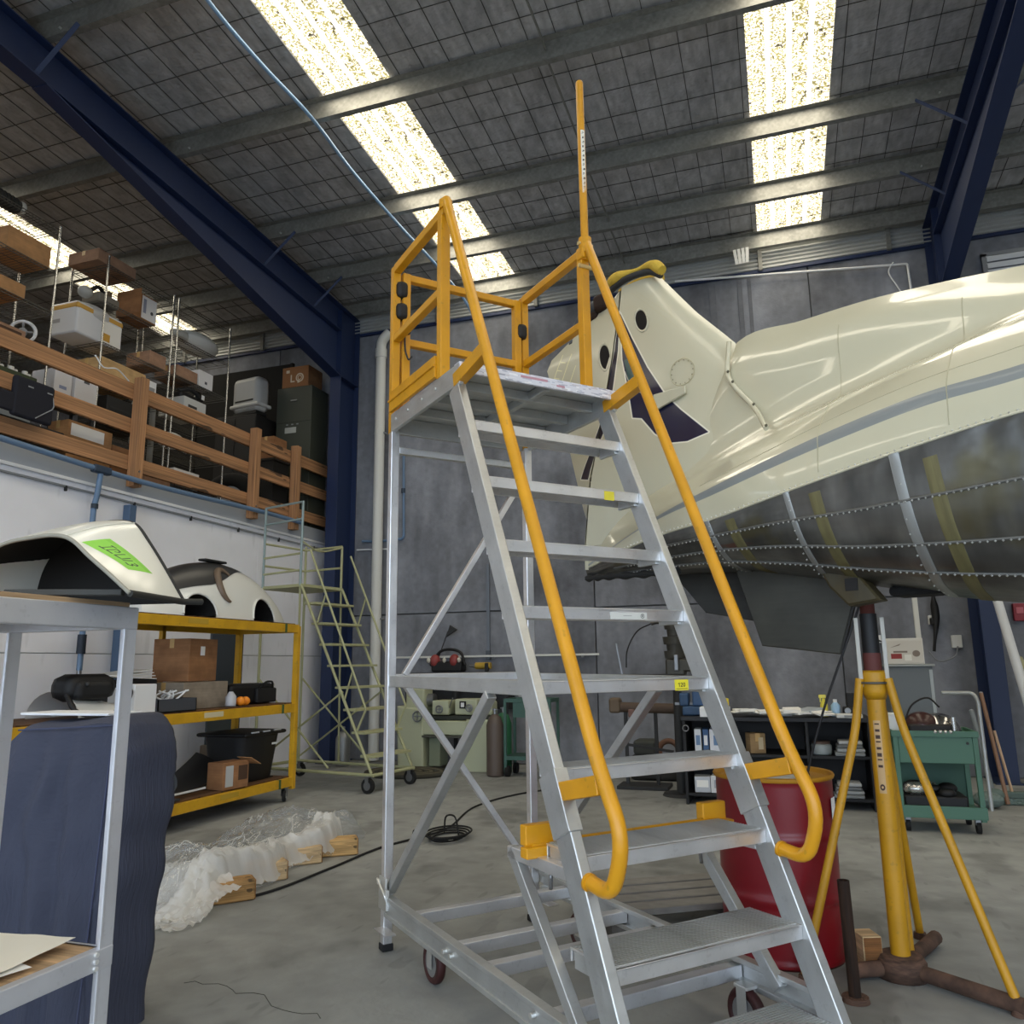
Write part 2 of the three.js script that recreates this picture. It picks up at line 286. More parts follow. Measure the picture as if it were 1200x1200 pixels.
// translucent roof strips: daylight comes through them
const mSky = M(0x444036, 0.6, 0, { emissive: 0xfff8e6, emissiveIntensity: SKYLIGHT_GLOW, emissiveMap: skyMap });
const mSkyRib = M(0x444036, 0.6, 0, { emissive: 0xfffae8, emissiveIntensity: SKYLIGHT_GLOW });
strips.forEach(([a, b], i) => {
  const w = struct('window_' + (i + 1)), g = box(b - a, 0.01, RL, 0); const uv = g.attributes.uv, p = g.attributes.position;
  for (let k = 0; k < uv.count; k++) uv.setXY(k, (p.getX(k)) / 0.85 + 0.5, p.getZ(k) / 0.85);
  g.translate((a + b) / 2, 0.03, 0); mesh('skylight_sheet', onRoof(g), mSky, w);
  for (let k = 1; k < 4; k++) mesh('sheet_rib', onRoof(box(0.05, 0.024, RL, 0.008, [a + (b - a) * k / 4, 0.02, 0])), mSkyRib, w);
  const L = new THREE.RectAreaLight(0xfff4de, SKYLIGHT_LIGHT, b - a, RL - 0.3); L.name = 'skylight_daylight';
  L.position.set((a + b) / 2, sheetY(RC) - 0.022, RC); L.rotation.x = -Math.PI / 2 + TILT; scene.add(L);
});
// portal frames
function portal(x, label) {
  const o = thing('portal_frame', label, 'steel frame', [x, 0, 0]);
  const fw = 0.2, t = 0.016, zc = ZB + 0.62, zb = ZB + 0.03;                    // column between zb (wall) and zc (room)
  const ztop = ZF - 0.1, rt = (z) => roofY(z) - 0.005, D = 0.45, hz = -5.2, hd = (z) => D + (hz - z) / (hz - zc) * 0.8;
  const web = new THREE.Shape([[zb, 0], [zb, rt(zb)], [ztop, rt(ztop)], [ztop, rt(ztop) - D], [hz, rt(hz) - D], [zc, rt(zc) - hd(zc)], [zc, 0]].map((p) => new THREE.Vector2(p[0], p[1])));
  const g = new THREE.ExtrudeGeometry(web, { depth: 0.012, bevelEnabled: false }); g.rotateY(-Math.PI / 2); g.translate(0.006, 0, 0); mesh('web_plate', g, mNavy, o);
  const fl = (a, b) => bar([0, a[1], a[0]], [0, b[1], b[0]], fw, t, 0.003);
  mesh('top_flange', fl([zb, rt(zb) - t / 2], [ztop, rt(ztop) - t / 2]), mNavy, o);
  mesh('bottom_flange', fl([zc, rt(zc) - D], [ztop, rt(ztop) - D]), mNavy, o);
  mesh('haunch_flange', fl([zc, rt(zc) - hd(zc)], [hz, rt(hz) - D - 0.01]), mNavy, o);
  mesh('column_flange', bar([0, 0.02, zc], [0, rt(zc) - hd(zc) + 0.05, zc], fw, t, 0.003, [0, 0, 1]), mNavy, o);
  mesh('column_flange', bar([0, 0.02, zb], [0, rt(zb) - 0.02, zb], fw, t, 0.003, [0, 0, 1]), mNavy, o);
  for (const s of [-1, 1]) {
    mesh('stiffener', box(fw / 2 - 0.01, hd(zc) - 0.1, 0.012, 0, [s * fw / 4, rt(zc) - hd(zc) / 2 - 0.03, zc]), mNavy, o);
    mesh('stiffener', box(fw / 2 - 0.01, 0.012, zc - zb - 0.02, 0, [s * fw / 4, rt(zc) - hd(zc), (zc + zb) / 2]), mNavy, o);
  }
  mesh('base_plate', box(0.3, 0.02, 0.6, 0.003, [0, 0.01, (zc + zb) / 2 - 0.005]), mNavyDark, o);
  for (const z of [-10.2, -8.9, -5.13, -1.4]) for (const s of [-1, 1]) mesh('fly_brace', bar([s * 0.55, roofY(z) + 0.02, z + 0.02], [s * 0.02, rt(z) - 0.43, z + 0.02], 0.05, 0.008, 0.002), M(0x3c4a6c, 0.5), o);
  for (const z of [-10.2, -8.9, -7.0, -5.13]) for (const s of [-1, 1]) mesh('purlin_bolt', cyl(0.012, 0.012, 0.02, [s * 0.3, roofY(z) + 0.05, z + 0.012], 8, 'z'), mZinc, o);
  return o;
}
portal(-6.75, 'navy steel portal frame left of the yellow ladder platform, its rafter crossing the upper left');
portal(2.4, 'navy steel portal frame at the right edge, rafter above and column behind the cream aircraft');

// ---------------------------------------------------------------- the tall aluminium platform ladder
{
  const L = thing('platform_ladder', 'tall aluminium mobile platform ladder with yellow handrails and guard rails in the centre', 'ladder', [-2.11, 0, -4.03], 48);
  const W = 0.95, st = 0.045, zAt = (y) => 0.953 + (2.773 - y) * 0.468;        // front edge of the stiles
  const mA = mAlum, mB = mAlumDull;
  const sq = (a, b, s = 0.05, name = 'post', m = mA, p = L, up) => mesh(name, bar(a, b, s, s, 0.005, up), m, p);
  // rear posts with feet
  for (const x of [0.025, W - 0.025]) {
    const p = sq([x, 0.03, 0.03], [x, 2.81, 0.03], 0.05, 'rear_post'); mesh('rubber_foot', box(0.062, 0.035, 0.062, 0.006, [x, 0.0185, 0.03]), mRubber, p);
  }
  // stiles
  const up = [0, 0.43, -0.9];
  for (const x of [st / 2, W - st / 2]) {
    const dz = -0.05; sq2([x, 2.80, zAt(2.80) + dz], [x, 0.02, zAt(0.02) + dz]);
    function sq2(a, b) { const m = mesh('stile', bar(a, b, st, 0.105, 0.006, [0, 0.43, 0.9]), mB, L); mesh('stile_foot', box(0.055, 0.03, 0.15, 0.006, [x, 0.0155, zAt(0) - 0.06]), mRubber, m); }
  }
  // treads
  [2.60, 2.293, 1.98, 1.685, 1.385, 1.075, 0.80, 0.487, 0.19].forEach((y, i) => {
    const deep = i > 5 ? 0.26 : i === 4 ? 0.2 : 0.17, z1 = zAt(y) - 0.006, z0 = z1 - deep;
    const t = mesh('tread', merge([box(W - 2 * st, 0.008, deep, 0.002, [W / 2, y - 0.004, (z0 + z1) / 2]), box(W - 2 * st, 0.05, 0.012, 0.003, [W / 2, y - 0.025, z1 - 0.006]), box(W - 2 * st, 0.045, 0.01, 0.003, [W / 2, y - 0.0225, z0 + 0.005])]), mA, L);
    const gr = []; for (let k = 0; k < Math.floor(deep / 0.014) - 1; k++) gr.push(box(W - 2 * st - 0.02, 0.004, 0.006, 0, [W / 2, y + 0.002, z0 + 0.012 + k * 0.014]));
    mesh('grip_rib', merge(gr), mAlumDull, t);
    for (const x of [st + 0.01, W - st - 0.01]) mesh('tread_cleat', box(0.02, 0.055, deep * 0.8, 0.003, [x, y - 0.035, (z0 + z1) / 2]), mB, t);
    if (i === 4) mesh('warning_sticker', decal(0.075, 0.045, 0.001, 0, [W - 0.2, y - 0.029, z1 + 0.001]), new THREE.MeshStandardMaterial({ roughness: 0.5, map: canvasTex(128, 80, (c, w, h) => { c.fillStyle = '#e6d935'; c.fillRect(0, 0, w, h); c.fillStyle = '#3a3a18'; c.font = 'bold 44px sans-serif'; c.textAlign = 'center'; c.fillText('120', w / 2, 54, 100); c.fillRect(10, 66, w - 20, 4); }) }), t);
    if (i === 1) mesh('warning_sticker', decal(0.06, 0.045, 0.001, 0, [W - 0.23, y - 0.03, z1 + 0.001]), M(0xdccd3c, 0.6), t);
    if (i === 3) mesh('maker_label', decal(0.2, 0.03, 0.001, 0, [W - 0.36, y - 0.03, z1 + 0.001]), new THREE.MeshStandardMaterial({ roughness: 0.5, map: canvasTex(256, 40, (c, w, h) => { c.fillStyle = '#cfd0ca'; c.fillRect(0, 0, w, h); c.strokeStyle = '#333'; c.lineWidth = 3; c.beginPath(); c.arc(226, 20, 12, 0, 7); c.stroke(); c.fillStyle = '#444'; c.fillRect(222, 12, 8, 14); c.fillStyle = '#888'; c.fillRect(90, 18, 60, 3); }) }), t);
  });
  // platform
  {
    const y1 = 2.905, z1 = 0.965, deck = new THREE.Group(); deck.name = 'platform'; L.add(deck);
    mesh('deck_plate', box(W - 0.02, 0.008, z1 - 0.01, 0.002, [W / 2, y1 - 0.006, z1 / 2]), mB, deck);
    for (const x of [0.012, W - 0.012]) mesh('side_channel', box(0.024, 0.11, z1, 0.004, [x, y1 - 0.055, z1 / 2]), mB, deck);
    mesh('front_nosing', (() => { const g = merge([box(W, 0.055, 0.02, 0.004, [W / 2, y1 - 0.026, z1]), box(W, 0.006, 0.06, 0.002, [W / 2, y1 + 0.001, z1 - 0.03])]), p = g.attributes.position, uv = g.attributes.uv; for (let k = 0; k < p.count; k++) uv.setXY(k, p.getX(k) / W, (p.getY(k) - y1 + p.getZ(k) - z1) / 0.12 + 0.6); return g; })(), new THREE.MeshStandardMaterial({ roughness: 0.6, metalness: 0.3, map: canvasTex(512, 64, (c, w, h) => { c.fillStyle = '#dcdde6'; c.fillRect(0, 0, w, h); for (let i = 0; i < 260; i++) { c.fillStyle = ['#b8bccb', '#f2f2f6', '#a6a9b8', '#c9c3c8'][i % 4]; c.fillRect(rnd(w), rnd(h), rnd(4, 26), rnd(1, 4)); } }) }), deck);
    mesh('nosing_stain', merge([box(0.16, 0.012, 0.001, 0, [0.42, y1 - 0.018, z1 + 0.0106]), box(0.05, 0.01, 0.001, 0, [0.58, y1 - 0.034, z1 + 0.0106])]), M(0xc0909c, 0.8), deck);
    mesh('rear_channel', box(W - 0.05, 0.1, 0.024, 0.004, [W / 2, y1 - 0.06, 0.014]), mB, deck);
    for (const z of [0.25, 0.5, 0.75]) mesh('deck_bearer', box(W - 0.05, 0.05, 0.035, 0.003, [W / 2, y1 - 0.036, z]), mB, deck);
    mesh('deck_bearer', box(0.035, 0.045, z1 - 0.06, 0.003, [W * 0.55, y1 - 0.034, z1 / 2]), mB, deck);
    for (const z of [0.12, 0.3, 0.5, 0.68]) mesh('rivet', cyl(0.008, 0.008, 0.006, [-0.003, y1 - 0.05, z], 8, 'x'), mZinc, deck);
  }
  // rear frame and X bracing
  sq([0.05, 2.69, 0.03], [W - 0.05, 2.69, 0.03], 0.04, 'rear_rail');
  sq([0.05, 1.385, 0.03], [W - 0.05, 1.385, 0.03], 0.045, 'rear_rail');
  sq([0.1, 1.4, 0.05], [W - 0.06, 2.62, 0.05], 0.036, 'brace'); sq([0.1, 1.36, 0.05], [W - 0.06, 0.3, 0.05], 0.036, 'brace');
  for (const x of [0.025, W - 0.025]) {
    mesh('side_rail', bar([x, 1.37, 0.05], [x, 1.36, zAt(1.37) - 0.1], 0.035, 0.06, 0.004), mB, L);
    sq([x, 0.3, 0.08], [x, 1.33, 1.22], 0.045, 'brace', mB, L, [0, 0.6, 0.7]);
  }
  mesh('rear_tray', box(W - 0.16, 0.012, 0.26, 0.003, [W / 2, 1.345, zAt(1.385) - 0.26]), mB, L);
  // base frame
  const by = 0.265;
  for (const s of [0, 1]) {
    const x = s ? W - 0.005 : 0.005;
    const r = mesh('base_rail', merge([bar([x, by + 0.01, 0.09], [x, by - 0.01, 2.12], 0.044, 0.022, 0.003), bar([x, by - 0.07, 0.1], [x, by - 0.09, 2.12], 0.044, 0.022, 0.003), bar([x + (s ? 0.012 : -0.012), by - 0.03, 0.09], [x + (s ? 0.012 : -0.012), by - 0.05, 2.12], 0.006, 0.085, 0.001)]), mB, L);
    for (const z of [0.85, 0.92, 1.6]) mesh('bolt', cyl(0.011, 0.011, 0.02, [x + (s ? 0.024 : -0.024), by - 0.035, z], 8, 'x'), mZinc, r);
    // short stile under the deep lower treads
    const xi = s ? W - 0.025 : 0.025;
    mesh('rear_stile', bar([xi, 0.745, 1.40], [xi, 0.22, 1.87], 0.042, 0.05, 0.004, [0, 0.6, 0.7]), mB, L);
    mesh('tread_bearer', bar([xi, 0.735, 1.385], [xi, 0.735, zAt(0.75) - 0.09], 0.042, 0.045, 0.004), mA, L);
  }
  [[0.36, 0.23], [0.86, 0.23], [1.12, 0.22], [1.62, 0.21]].forEach(([z, y]) => sq([0, y, z], [W, y, z], 0.055, 'cross_member'));
  // latch at the foot of each rear post
  for (const x of [-0.012, W + 0.012]) {
    const lt = mesh('latch', merge([box(0.012, 0.16, 0.1, 0.004, [x, 0.29, 0.07]), box(0.02, 0.1, 0.022, 0.004, [x * 1.3, 0.27, 0.14])]), mZinc, L);
    mesh('latch_pin', merge([pipe([[x, 0.34, 0.02], [x - 0.02, 0.36, 0.03], [x - 0.02, 0.3, 0.14], [x, 0.24, 0.15]], 0.006, 0.02, 6), cyl(0.014, 0.014, 0.03, [x, 0.34, 0.03], 10, 'x')]), mZinc, lt);
    mesh('foot_plate', box(0.06, 0.006, 0.16, 0.001, [x, 0.115, 0.11]), mA, lt);
  }
  // castors
  for (const [x, z] of [[0.06, 0.57], [W - 0.06, 0.57], [0.06, 1.72], [W - 0.06, 1.72]]) {
    const c = new THREE.Group(); c.name = 'castor'; L.add(c); c.position.set(x, 0, z);
    mesh('tyre', lathe([[0.062, -0.02], [0.086, -0.02], [0.093, -0.01], [0.093, 0.01], [0.086, 0.02], [0.062, 0.02], [0.062, -0.02]], 28).rotateZ(Math.PI / 2).translate(0, 0.094, 0), M(0x3a1614, 0.6), c);
    mesh('hub', cyl(0.064, 0.064, 0.034, [0, 0.094, 0], 22, 'x'), M(0x9a9a98, 0.4, 0.6), c);
    mesh('fork', merge([box(0.004, 0.12, 0.05, 0.001, [-0.026, 0.13, 0]), box(0.004, 0.12, 0.05, 0.001, [0.026, 0.13, 0]), box(0.06, 0.012, 0.07, 0.002, [0, 0.192, 0])]), mZinc, c);
  }
  // yellow guard rails round the platform
  const yq = (a, b, s = 0.045, name = 'guard_rail', up) => mesh(name, bar(a, b, s, s, 0.006, up), mYellow, L);
  for (const s of [0, 1]) {
    const x = s ? W - 0.025 : 0.025;
    yq([x, 2.79, 0.02], [x, 3.85, 0.02], 0.05, 'guard_post'); yq([x, 2.9, 0.72], [x, s ? 3.87 : 3.86, 0.72], 0.055, 'guard_post');
    yq([x, 3.83, 0.045], [x, 3.835, 0.76], 0.05); yq([x, 3.38, 0.045], [x, 3.39, 0.69], 0.045);
    mesh('toe_board', box(0.02, 0.12, 0.66, 0.004, [s ? W + 0.002 : -0.002, 2.975, 0.36]), mYellow, L);
    mesh('toe_board_lip', box(0.012, 0.012, 0.66, 0.003, [s ? W + 0.014 : -0.014, 2.98, 0.36]), mYellow, L);
  }
  {
    const g = new THREE.Group(); g.name = 'gate'; L.add(g); const z = 0.03;
    mesh('gate_rail', bar([0.07, 3.79, z], [W - 0.07, 3.79, z], 0.045, 0.045, 0.006), mYellow, g);
    mesh('gate_rail', bar([0.07, 3.37, z], [W - 0.07, 3.37, z], 0.045, 0.045, 0.006), mYellow, g);
    for (const x of [0.085, W - 0.085]) mesh('gate_stile', bar([x, 2.95, z], [x, 3.815, z], 0.05, 0.05, 0.006), mYellow, g);
    for (const [x, y] of [[0.055, 3.70], [0.055, 3.56], [W - 0.055, 3.60]]) mesh('hinge_cover', box(0.075, 0.11, 0.09, 0.03, [x, y, z]), mBlack, g);
    mesh('latch_hook', merge([pipe([[0.07, 3.42, 0.06], [0.07, 3.3, 0.07], [0.09, 3.24, 0.08], [0.11, 3.27, 0.08]], 0.006, 0.03, 6), ball(0.018, [0.09, 3.43, 0.06])]), mDark, g);
  }
  // round handrails down both sides
  const rad = 0.026;
  for (const s of [0, 1]) {
    const x = s ? W - 0.022 : 0.022, h = new THREE.Group(); h.name = 'handrail'; L.add(h);
    mesh('tube', pipe([[x, 3.90, 0.755], [x, 1.13, 1.985], [x, 0.9, 2.12], [x, 0.72, 2.05], [x, 0.735, zAt(0.735) + 0.012]], rad, 0.11, 16), mYellow, h);
    mesh('end_ring', cyl(0.031, 0.031, 0.014, [0, 0, 0], 16, 'z').rotateX(0.1).translate(x, 0.732, zAt(0.735) + 0.016), mYellow, h); mesh('end_collar', cyl(0.036, 0.036, 0.05, [x, 3.87, 0.75], 16), mYellow, h);
    for (const [y, hh] of [[2.83, 0.07], [1.0, 0.065]]) {
      const za = zAt(y) - 0.03, zb2 = 0.755 + (3.90 - (y + 0.07)) * 0.444;
      mesh('bracket', bar([x, y, za], [x, y + 0.055, zb2], 0.05, hh, 0.004), mYellow, h);
    }
    mesh('clamp', merge([bar([x, 1.06, zAt(1.06) - 0.05], [x, 0.86, zAt(0.86) - 0.05], st + 0.014, 0.118, 0.004, [0, 0.43, 0.9])]), mAlumDull, h);
  }
  // raised safety pole with a printed strip
  {
    const p = new THREE.Group(); p.name = 'safety_pole'; L.add(p); const x = W - 0.025;
    mesh('pole', pipe([[x, 3.78, 0.75], [x, 4.965, 0.745]], 0.023, 0.02, 14), mYellow, p); mesh('pole_cap', ball(0.0235, [x, 4.965, 0.745]), mYellow, p);
    mesh('pole_socket', merge([cyl(0.038, 0.038, 0.1, [x, 3.87, 0.75]), box(0.07, 0.07, 0.07, 0.01, [x, 3.82, 0.74])]), mYellow, p);
    const mBr = M(0xd8c088, 0.4, 0.5); for (const [y, ax] of [[3.88, 'x'], [3.8, 'z'], [3.74, 'x']]) mesh('socket_bolt', cyl(0.012, 0.012, 0.1, [x, y, 0.75], 8, ax), mBr, p);
    const g = new THREE.CylinderGeometry(0.0236, 0.0236, 0.42, 12, 1, true, -0.75, 1.15); g.translate(x, 4.42, 0.747);
    mesh('printed_strip', g, new THREE.MeshStandardMaterial({ roughness: 0.6, map: canvasTex(48, 512, (c, w, h) => { c.fillStyle = '#e4e3da'; c.fillRect(0, 0, w, h); c.fillStyle = '#3a3a38'; for (let i = 0; i < 13; i++) { c.fillRect(14 + (i % 3) * 3, 18 + i * 37, 20 - (i % 2) * 6, 6 + (i * 7) % 12); c.fillRect(12, 30 + i * 37, 8 + (i * 5) % 14, 4); } }) }), p);
  }
  // yellow foot bar behind the low tread
  {
    const f = new THREE.Group(); f.name = 'brake_bar'; L.add(f); const z = 1.57, y = 0.80;
    mesh('bar_tube', pipe([[0.0, y - 0.02, z], [W, y - 0.02, z]], 0.022, 0.02, 12), mYellow, f);
    for (const x of [0.04, W - 0.04]) { mesh('pedal', merge([box(0.13, 0.075, 0.045, 0.006, [x, y + 0.025, z - 0.01]), box(0.16, 0.04, 0.05, 0.006, [x, y - 0.03, z + 0.02])]), mYellow, f); }
    for (const x of [0.1, W - 0.1]) mesh('spring', pipe([[x, 0.74, z], [x + 0.02, 0.66, z - 0.05], [x, 0.62, z - 0.02]], 0.008, 0.03, 6), mSteel, f);
  }
}

// ---------------------------------------------------------------- the aircraft tail on its jack
{
  const A = thing('aircraft', 'cream aircraft rear fuselage with a grey stripe, cut-off tail fin and bare metal belly', 'aircraft', [0.42, 0, -4.39], -25);
  // stations: x, then [s, y] from the keel up to the ridge; index 2 ends the bare belly, 3..4 is the grey stripe
  const ST = [
    [-1.73, [[0, 1.99], [.05, 2.0], [.075, 2.03], [.08, 2.06], [.08, 2.065], [.08, 2.08], [.06, 2.2], [.05, 2.28], [.03, 2.34], [0, 2.36]]],
    [-1.25, [[0, 1.985], [.14, 1.995], [.24, 2.05], [.27, 2.13], [.265, 2.2], [.26, 2.21], [.17, 2.36], [.1, 2.46], [.05, 2.55], [0, 2.58]]],
    [-0.95, [[0, 1.975], [.19, 1.99], [.31, 2.06], [.35, 2.17], [.342, 2.27], [.338, 2.295], [.22, 2.44], [.12, 2.54], [.06, 2.7], [0, 2.76]]],
    [-0.60, [[0, 1.95], [.24, 1.97], [.38, 2.06], [.43, 2.195], [.42, 2.325], [.415, 2.37], [.27, 2.53], [.12, 2.68], [.10, 3.10], [0, 3.32]]],
    [-0.20, [[0, 1.87], [.29, 1.91], [.45, 2.04], [.51, 2.25], [.49, 2.40], [.48, 2.455], [.32, 2.63], [.14, 2.78], [.11, 3.14], [0, 3.33]]],
    [0.17, [[0, 1.79], [.32, 1.84], [.50, 2.0], [.56, 2.305], [.54, 2.465], [.53, 2.525], [.36, 2.72], [.17, 2.83], [.12, 3.16], [0, 3.33]]],
    [0.54, [[0, 1.715], [.35, 1.78], [.55, 1.98], [.61, 2.355], [.59, 2.515], [.58, 2.575], [.39, 2.79], [.18, 2.9], [.13, 3.12], [0, 3.30]]],
    [0.88, [[0, 1.67], [.37, 1.74], [.58, 1.97], [.64, 2.395], [.625, 2.53], [.61, 2.59], [.42, 2.84], [.2, 2.96], [.14, 3.08], [0, 3.26]]],
    [2.0, [[0, 1.56], [.43, 1.64], [.68, 1.93], [.76, 2.45], [.74, 2.63], [.73, 2.69], [.5, 2.95], [.27, 3.05], [.15, 3.09], [0, 3.14]]],
    [4.6, [[0, 1.5], [.46, 1.6], [.72, 1.92], [.8, 2.45], [.79, 2.66], [.78, 2.72], [.56, 2.98], [.33, 3.09], [.16, 3.12], [0, 3.13]]]];
  const nx = 60, SUB = 5;
  const keyCurves = ST[0][1].map((_, k) => new THREE.CatmullRomCurve3(ST.map((s) => new THREE.Vector3(s[0], s[1][k][1], s[1][k][0])), false, 'centripetal'));
  // profile at x (walk the key curves at the same parameter), refined along the section
  const us = []; for (let i = 0; i <= nx; i++) us.push(i / nx);
  const sections = us.map((u) => {
    const keys = keyCurves.map((c) => c.getPoint(u)), x = keys[5].x;
    const half = new THREE.CatmullRomCurve3(keys.map((p) => new THREE.Vector3(x, p.y, Math.max(0, p.z))), false, 'centripetal');
    const pts = []; for (let k = 0; k < keys.length - 1; k++) for (let j = 0; j < SUB; j++) pts.push(half.getPoint((k + j / SUB) / (keys.length - 1))); pts.push(half.getPoint(1));
    return pts;
  });
  const range = (a, b, m) => sections.map((s) => { const r = []; for (let k = a * SUB; k <= b * SUB; k++) { const p = s[k]; r.push([p.x, p.y, m * p.z, p.x * 0.5, (k / SUB) * 0.22]); } return r; });
  const both = (a, b, mat, name, double) => { for (const m of [1, -1]) mesh(name, surf(range(a, b, m), m < 0), mat, A); };
  const mBelly = M(0xc8c8c4, 0.32, 0.65, { map: bellyMap, bumpMap: foilBump, bumpScale: 0.009, side: THREE.DoubleSide });
  const mCream2 = mCream.clone(); mCream2.side = THREE.DoubleSide; mCream2.bumpMap = tex(256, (u, v) => { const n = fbm(u, v, 5, 3, 3, 171) * 255; return [n, n, n]; }, false, [1.2, 1]); mCream2.bumpScale = 0.012;
  both(0, 3, mBelly, 'belly_skin'); both(3, 4, mCream2, 'side_skin'); both(4, 5, PM(0x868a88, { roughness: 0.4, clearcoat: 0.3, side: THREE.DoubleSide }), 'grey_stripe'); both(5, 9, mCream2, 'upper_skin');
  const secAt = (x) => { let b = 0; sections.forEach((s, i) => { if (Math.abs(s[0].x - x) < Math.abs(sections[b][0].x - x)) b = i; }); return sections[b]; };
  const lerpSec = (x, k) => { for (let i = 0; i < nx; i++) { const a = sections[i][0].x, b = sections[i + 1][0].x; if (x >= a && x <= b) { const t = (x - a) / (b - a); return sections[i][k].clone().lerp(sections[i + 1][k], t); } } return sections[x < 0 ? 0 : nx][k].clone(); };
  // closing lip of the cream skin over the belly, on the near side and the far side
  for (const m of [1, -1]) mesh('skin_lip', tubeThrough(sections.slice(1, 52).map((s) => new THREE.Vector3(s[15].x, s[15].y, m * s[15].z)), 0.007, 6), mCream2, A);
  // belly frames, doublers, stringers and rivets
  const rivets = [];
  const rib = (x, wd, proud, k0, k1, mat, name) => {
    for (const m of [1, -1]) {
      const rows = []; for (const dx of [-wd / 2, -wd / 2 + 0.001, wd / 2 - 0.001, wd / 2]) { const r = []; for (let k = k0; k <= k1; k++) { const p = lerpSec(x + dx + 0.03 * Math.sin(k * 0.25), k), q = lerpSec(x + dx, Math.min(k + 1, 44)), o = Math.abs(dx) < wd / 2 ? proud : -0.002; const ny = -(q.z - p.z) || -1, nz = (q.y - p.y); const l = Math.hypot(ny, nz) || 1; r.push([p.x, p.y + ny / l * o, m * (p.z + nz / l * o)]); } rows.push(r); }
      mesh(name, surf(rows, m < 0), mat, A);
    }
  };
  const mRib = M(0xa8aaa6, 0.45, 0.6, { map: alumMap, side: THREE.DoubleSide }), mOlive = M(0x77704a, 0.6, 0.2, { side: THREE.DoubleSide, map: cardMap }), mRibDark = M(0x6c6c68, 0.5, 0.5, { side: THREE.DoubleSide });
  for (const [x, wd] of [[-0.62, 0.03], [-0.13, 0.03], [0.40, 0.045], [1.0, 0.05], [1.6, 0.05]]) {
    rib(x, wd, 0.006, 0, 15, mRib, 'belly_frame'); rib(x + 0.14, 0.06, 0.003, 0, 14, mOlive, 'primer_band');
    for (let k = 1; k <= 15; k++) for (const m of [1, -1]) { const p = lerpSec(x, k); rivets.push([p.x, p.y - 0.006, m * (p.z + 0.003)]); }
  }
  for (const k of [6, 9, 12]) {
    for (const m of [1, -1]) mesh('stringer', tubeThrough(sections.slice(4, 50).map((s) => new THREE.Vector3(s[k].x, s[k].y - 0.001, m * (s[k].z + 0.001))), 0.008, 5), mRibDark, A);
    for (let x = -1.3; x < 1.6; x += 0.028) { const p = lerpSec(x, k); rivets.push([p.x, p.y - 0.008, p.z + 0.006]); }
  }
  for (let x = -1.5; x < 1.6; x += 0.03) { const p = lerpSec(x, 15); rivets.push([p.x, p.y + 0.008, p.z + 0.003]); }
  { const im = new THREE.InstancedMesh(new THREE.OctahedronGeometry(0.0058, 0), M(0xd0d0cc, 0.4, 0.6), rivets.length); const m4 = new THREE.Matrix4(); rivets.forEach((p, i) => im.setMatrixAt(i, m4.makeTranslation(...p))); im.name = 'rivets'; im.userData.kind = 'stuff'; A.add(im); }
  // skin joints on the cream side
  for (const x of [0.03, 0.62]) for (const m of [1]) mesh('skin_joint', tubeThrough(Array.from({ length: 26 }, (_, k) => { const p = lerpSec(x, 16 + k); return new THREE.Vector3(p.x, p.y, m * p.z + 0.0005); }), 0.0022, 4), M(0xb4ae92, 0.6), A);
  mesh('skin_joint', tubeThrough(sections.slice(18, 52).map((s) => new THREE.Vector3(s[27].x, s[27].y, s[27].z + 0.0005)), 0.002, 4), M(0xb4ae92, 0.6), A);
  // fin and rudder: thin aerofoil slices, painted by a canvas laid over x and y
  const lin = (tab, y) => { for (let i = 0; i < tab.length - 1; i++) if (y <= tab[i][0] && y >= tab[i + 1][0]) return mix(tab[i][1], tab[i + 1][1], (tab[i][0] - y) / (tab[i][0] - tab[i + 1][0])); return y > tab[0][0] ? tab[0][1] : tab[tab.length - 1][1]; };
  const LE = [[3.92, -1.10], [3.6, -0.86], [3.33, -0.62], [3.0, -0.42], [2.6, -0.15], [2.2, -0.3]], HG = [[3.92, -1.36], [3.75, -1.39], [3.49, -1.44], [3.27, -1.49], [2.99, -1.55], [2.65, -1.64], [2.2, -1.70], [2.05, -1.70]];
  const TE = [[3.92, -1.44], [3.75, -1.79], [3.585, -2.106], [3.23, -1.995], [2.9, -1.9], [2.49, -1.8], [2.06, -1.66]];
  const U = (x) => (x + 2.3) / 2.3, Vv = (y) => (y - 1.95) / 2.05;
  const paint = canvasTex(1024, 1024, (c, w, h) => {
    const P = (x, y) => [U(x) * w, h - Vv(y) * h];
    c.fillStyle = '#c9c4aa'; c.fillRect(0, 0, w, h);
    const poly = (pts, fill, line, lw) => { c.beginPath(); pts.forEach((p, i) => { const [x, y] = P(...p); i ? c.lineTo(x, y) : c.moveTo(x, y); }); c.closePath(); if (line) { c.strokeStyle = line; c.lineWidth = lw; c.lineJoin = 'round'; c.stroke(); } c.fillStyle = fill; c.fill(); };
    poly([[-1.382, 3.738], [-1.372, 3.41], [-1.317, 3.105], [-1.30, 2.99], [-1.232, 2.971], [-1.137, 2.85], [-1.031, 2.768], [-0.912, 2.754], [-0.773, 2.782], [-0.85, 2.86], [-0.95, 2.96], [-1.05, 3.073], [-1.183, 3.3], [-1.296, 3.537]], '#0c1236', '#eeead6', 9);
    poly([[-1.36, 3.40], [-1.31, 3.15], [-1.25, 3.22], [-1.28, 3.42]], '#1f4a4e'); c.strokeStyle = '#c9c6b4'; c.lineWidth = 3; c.beginPath(); c.moveTo(...P(-1.355, 3.32)); c.quadraticCurveTo(...P(-1.3, 3.14), ...P(-1.19, 3.13)); c.stroke();
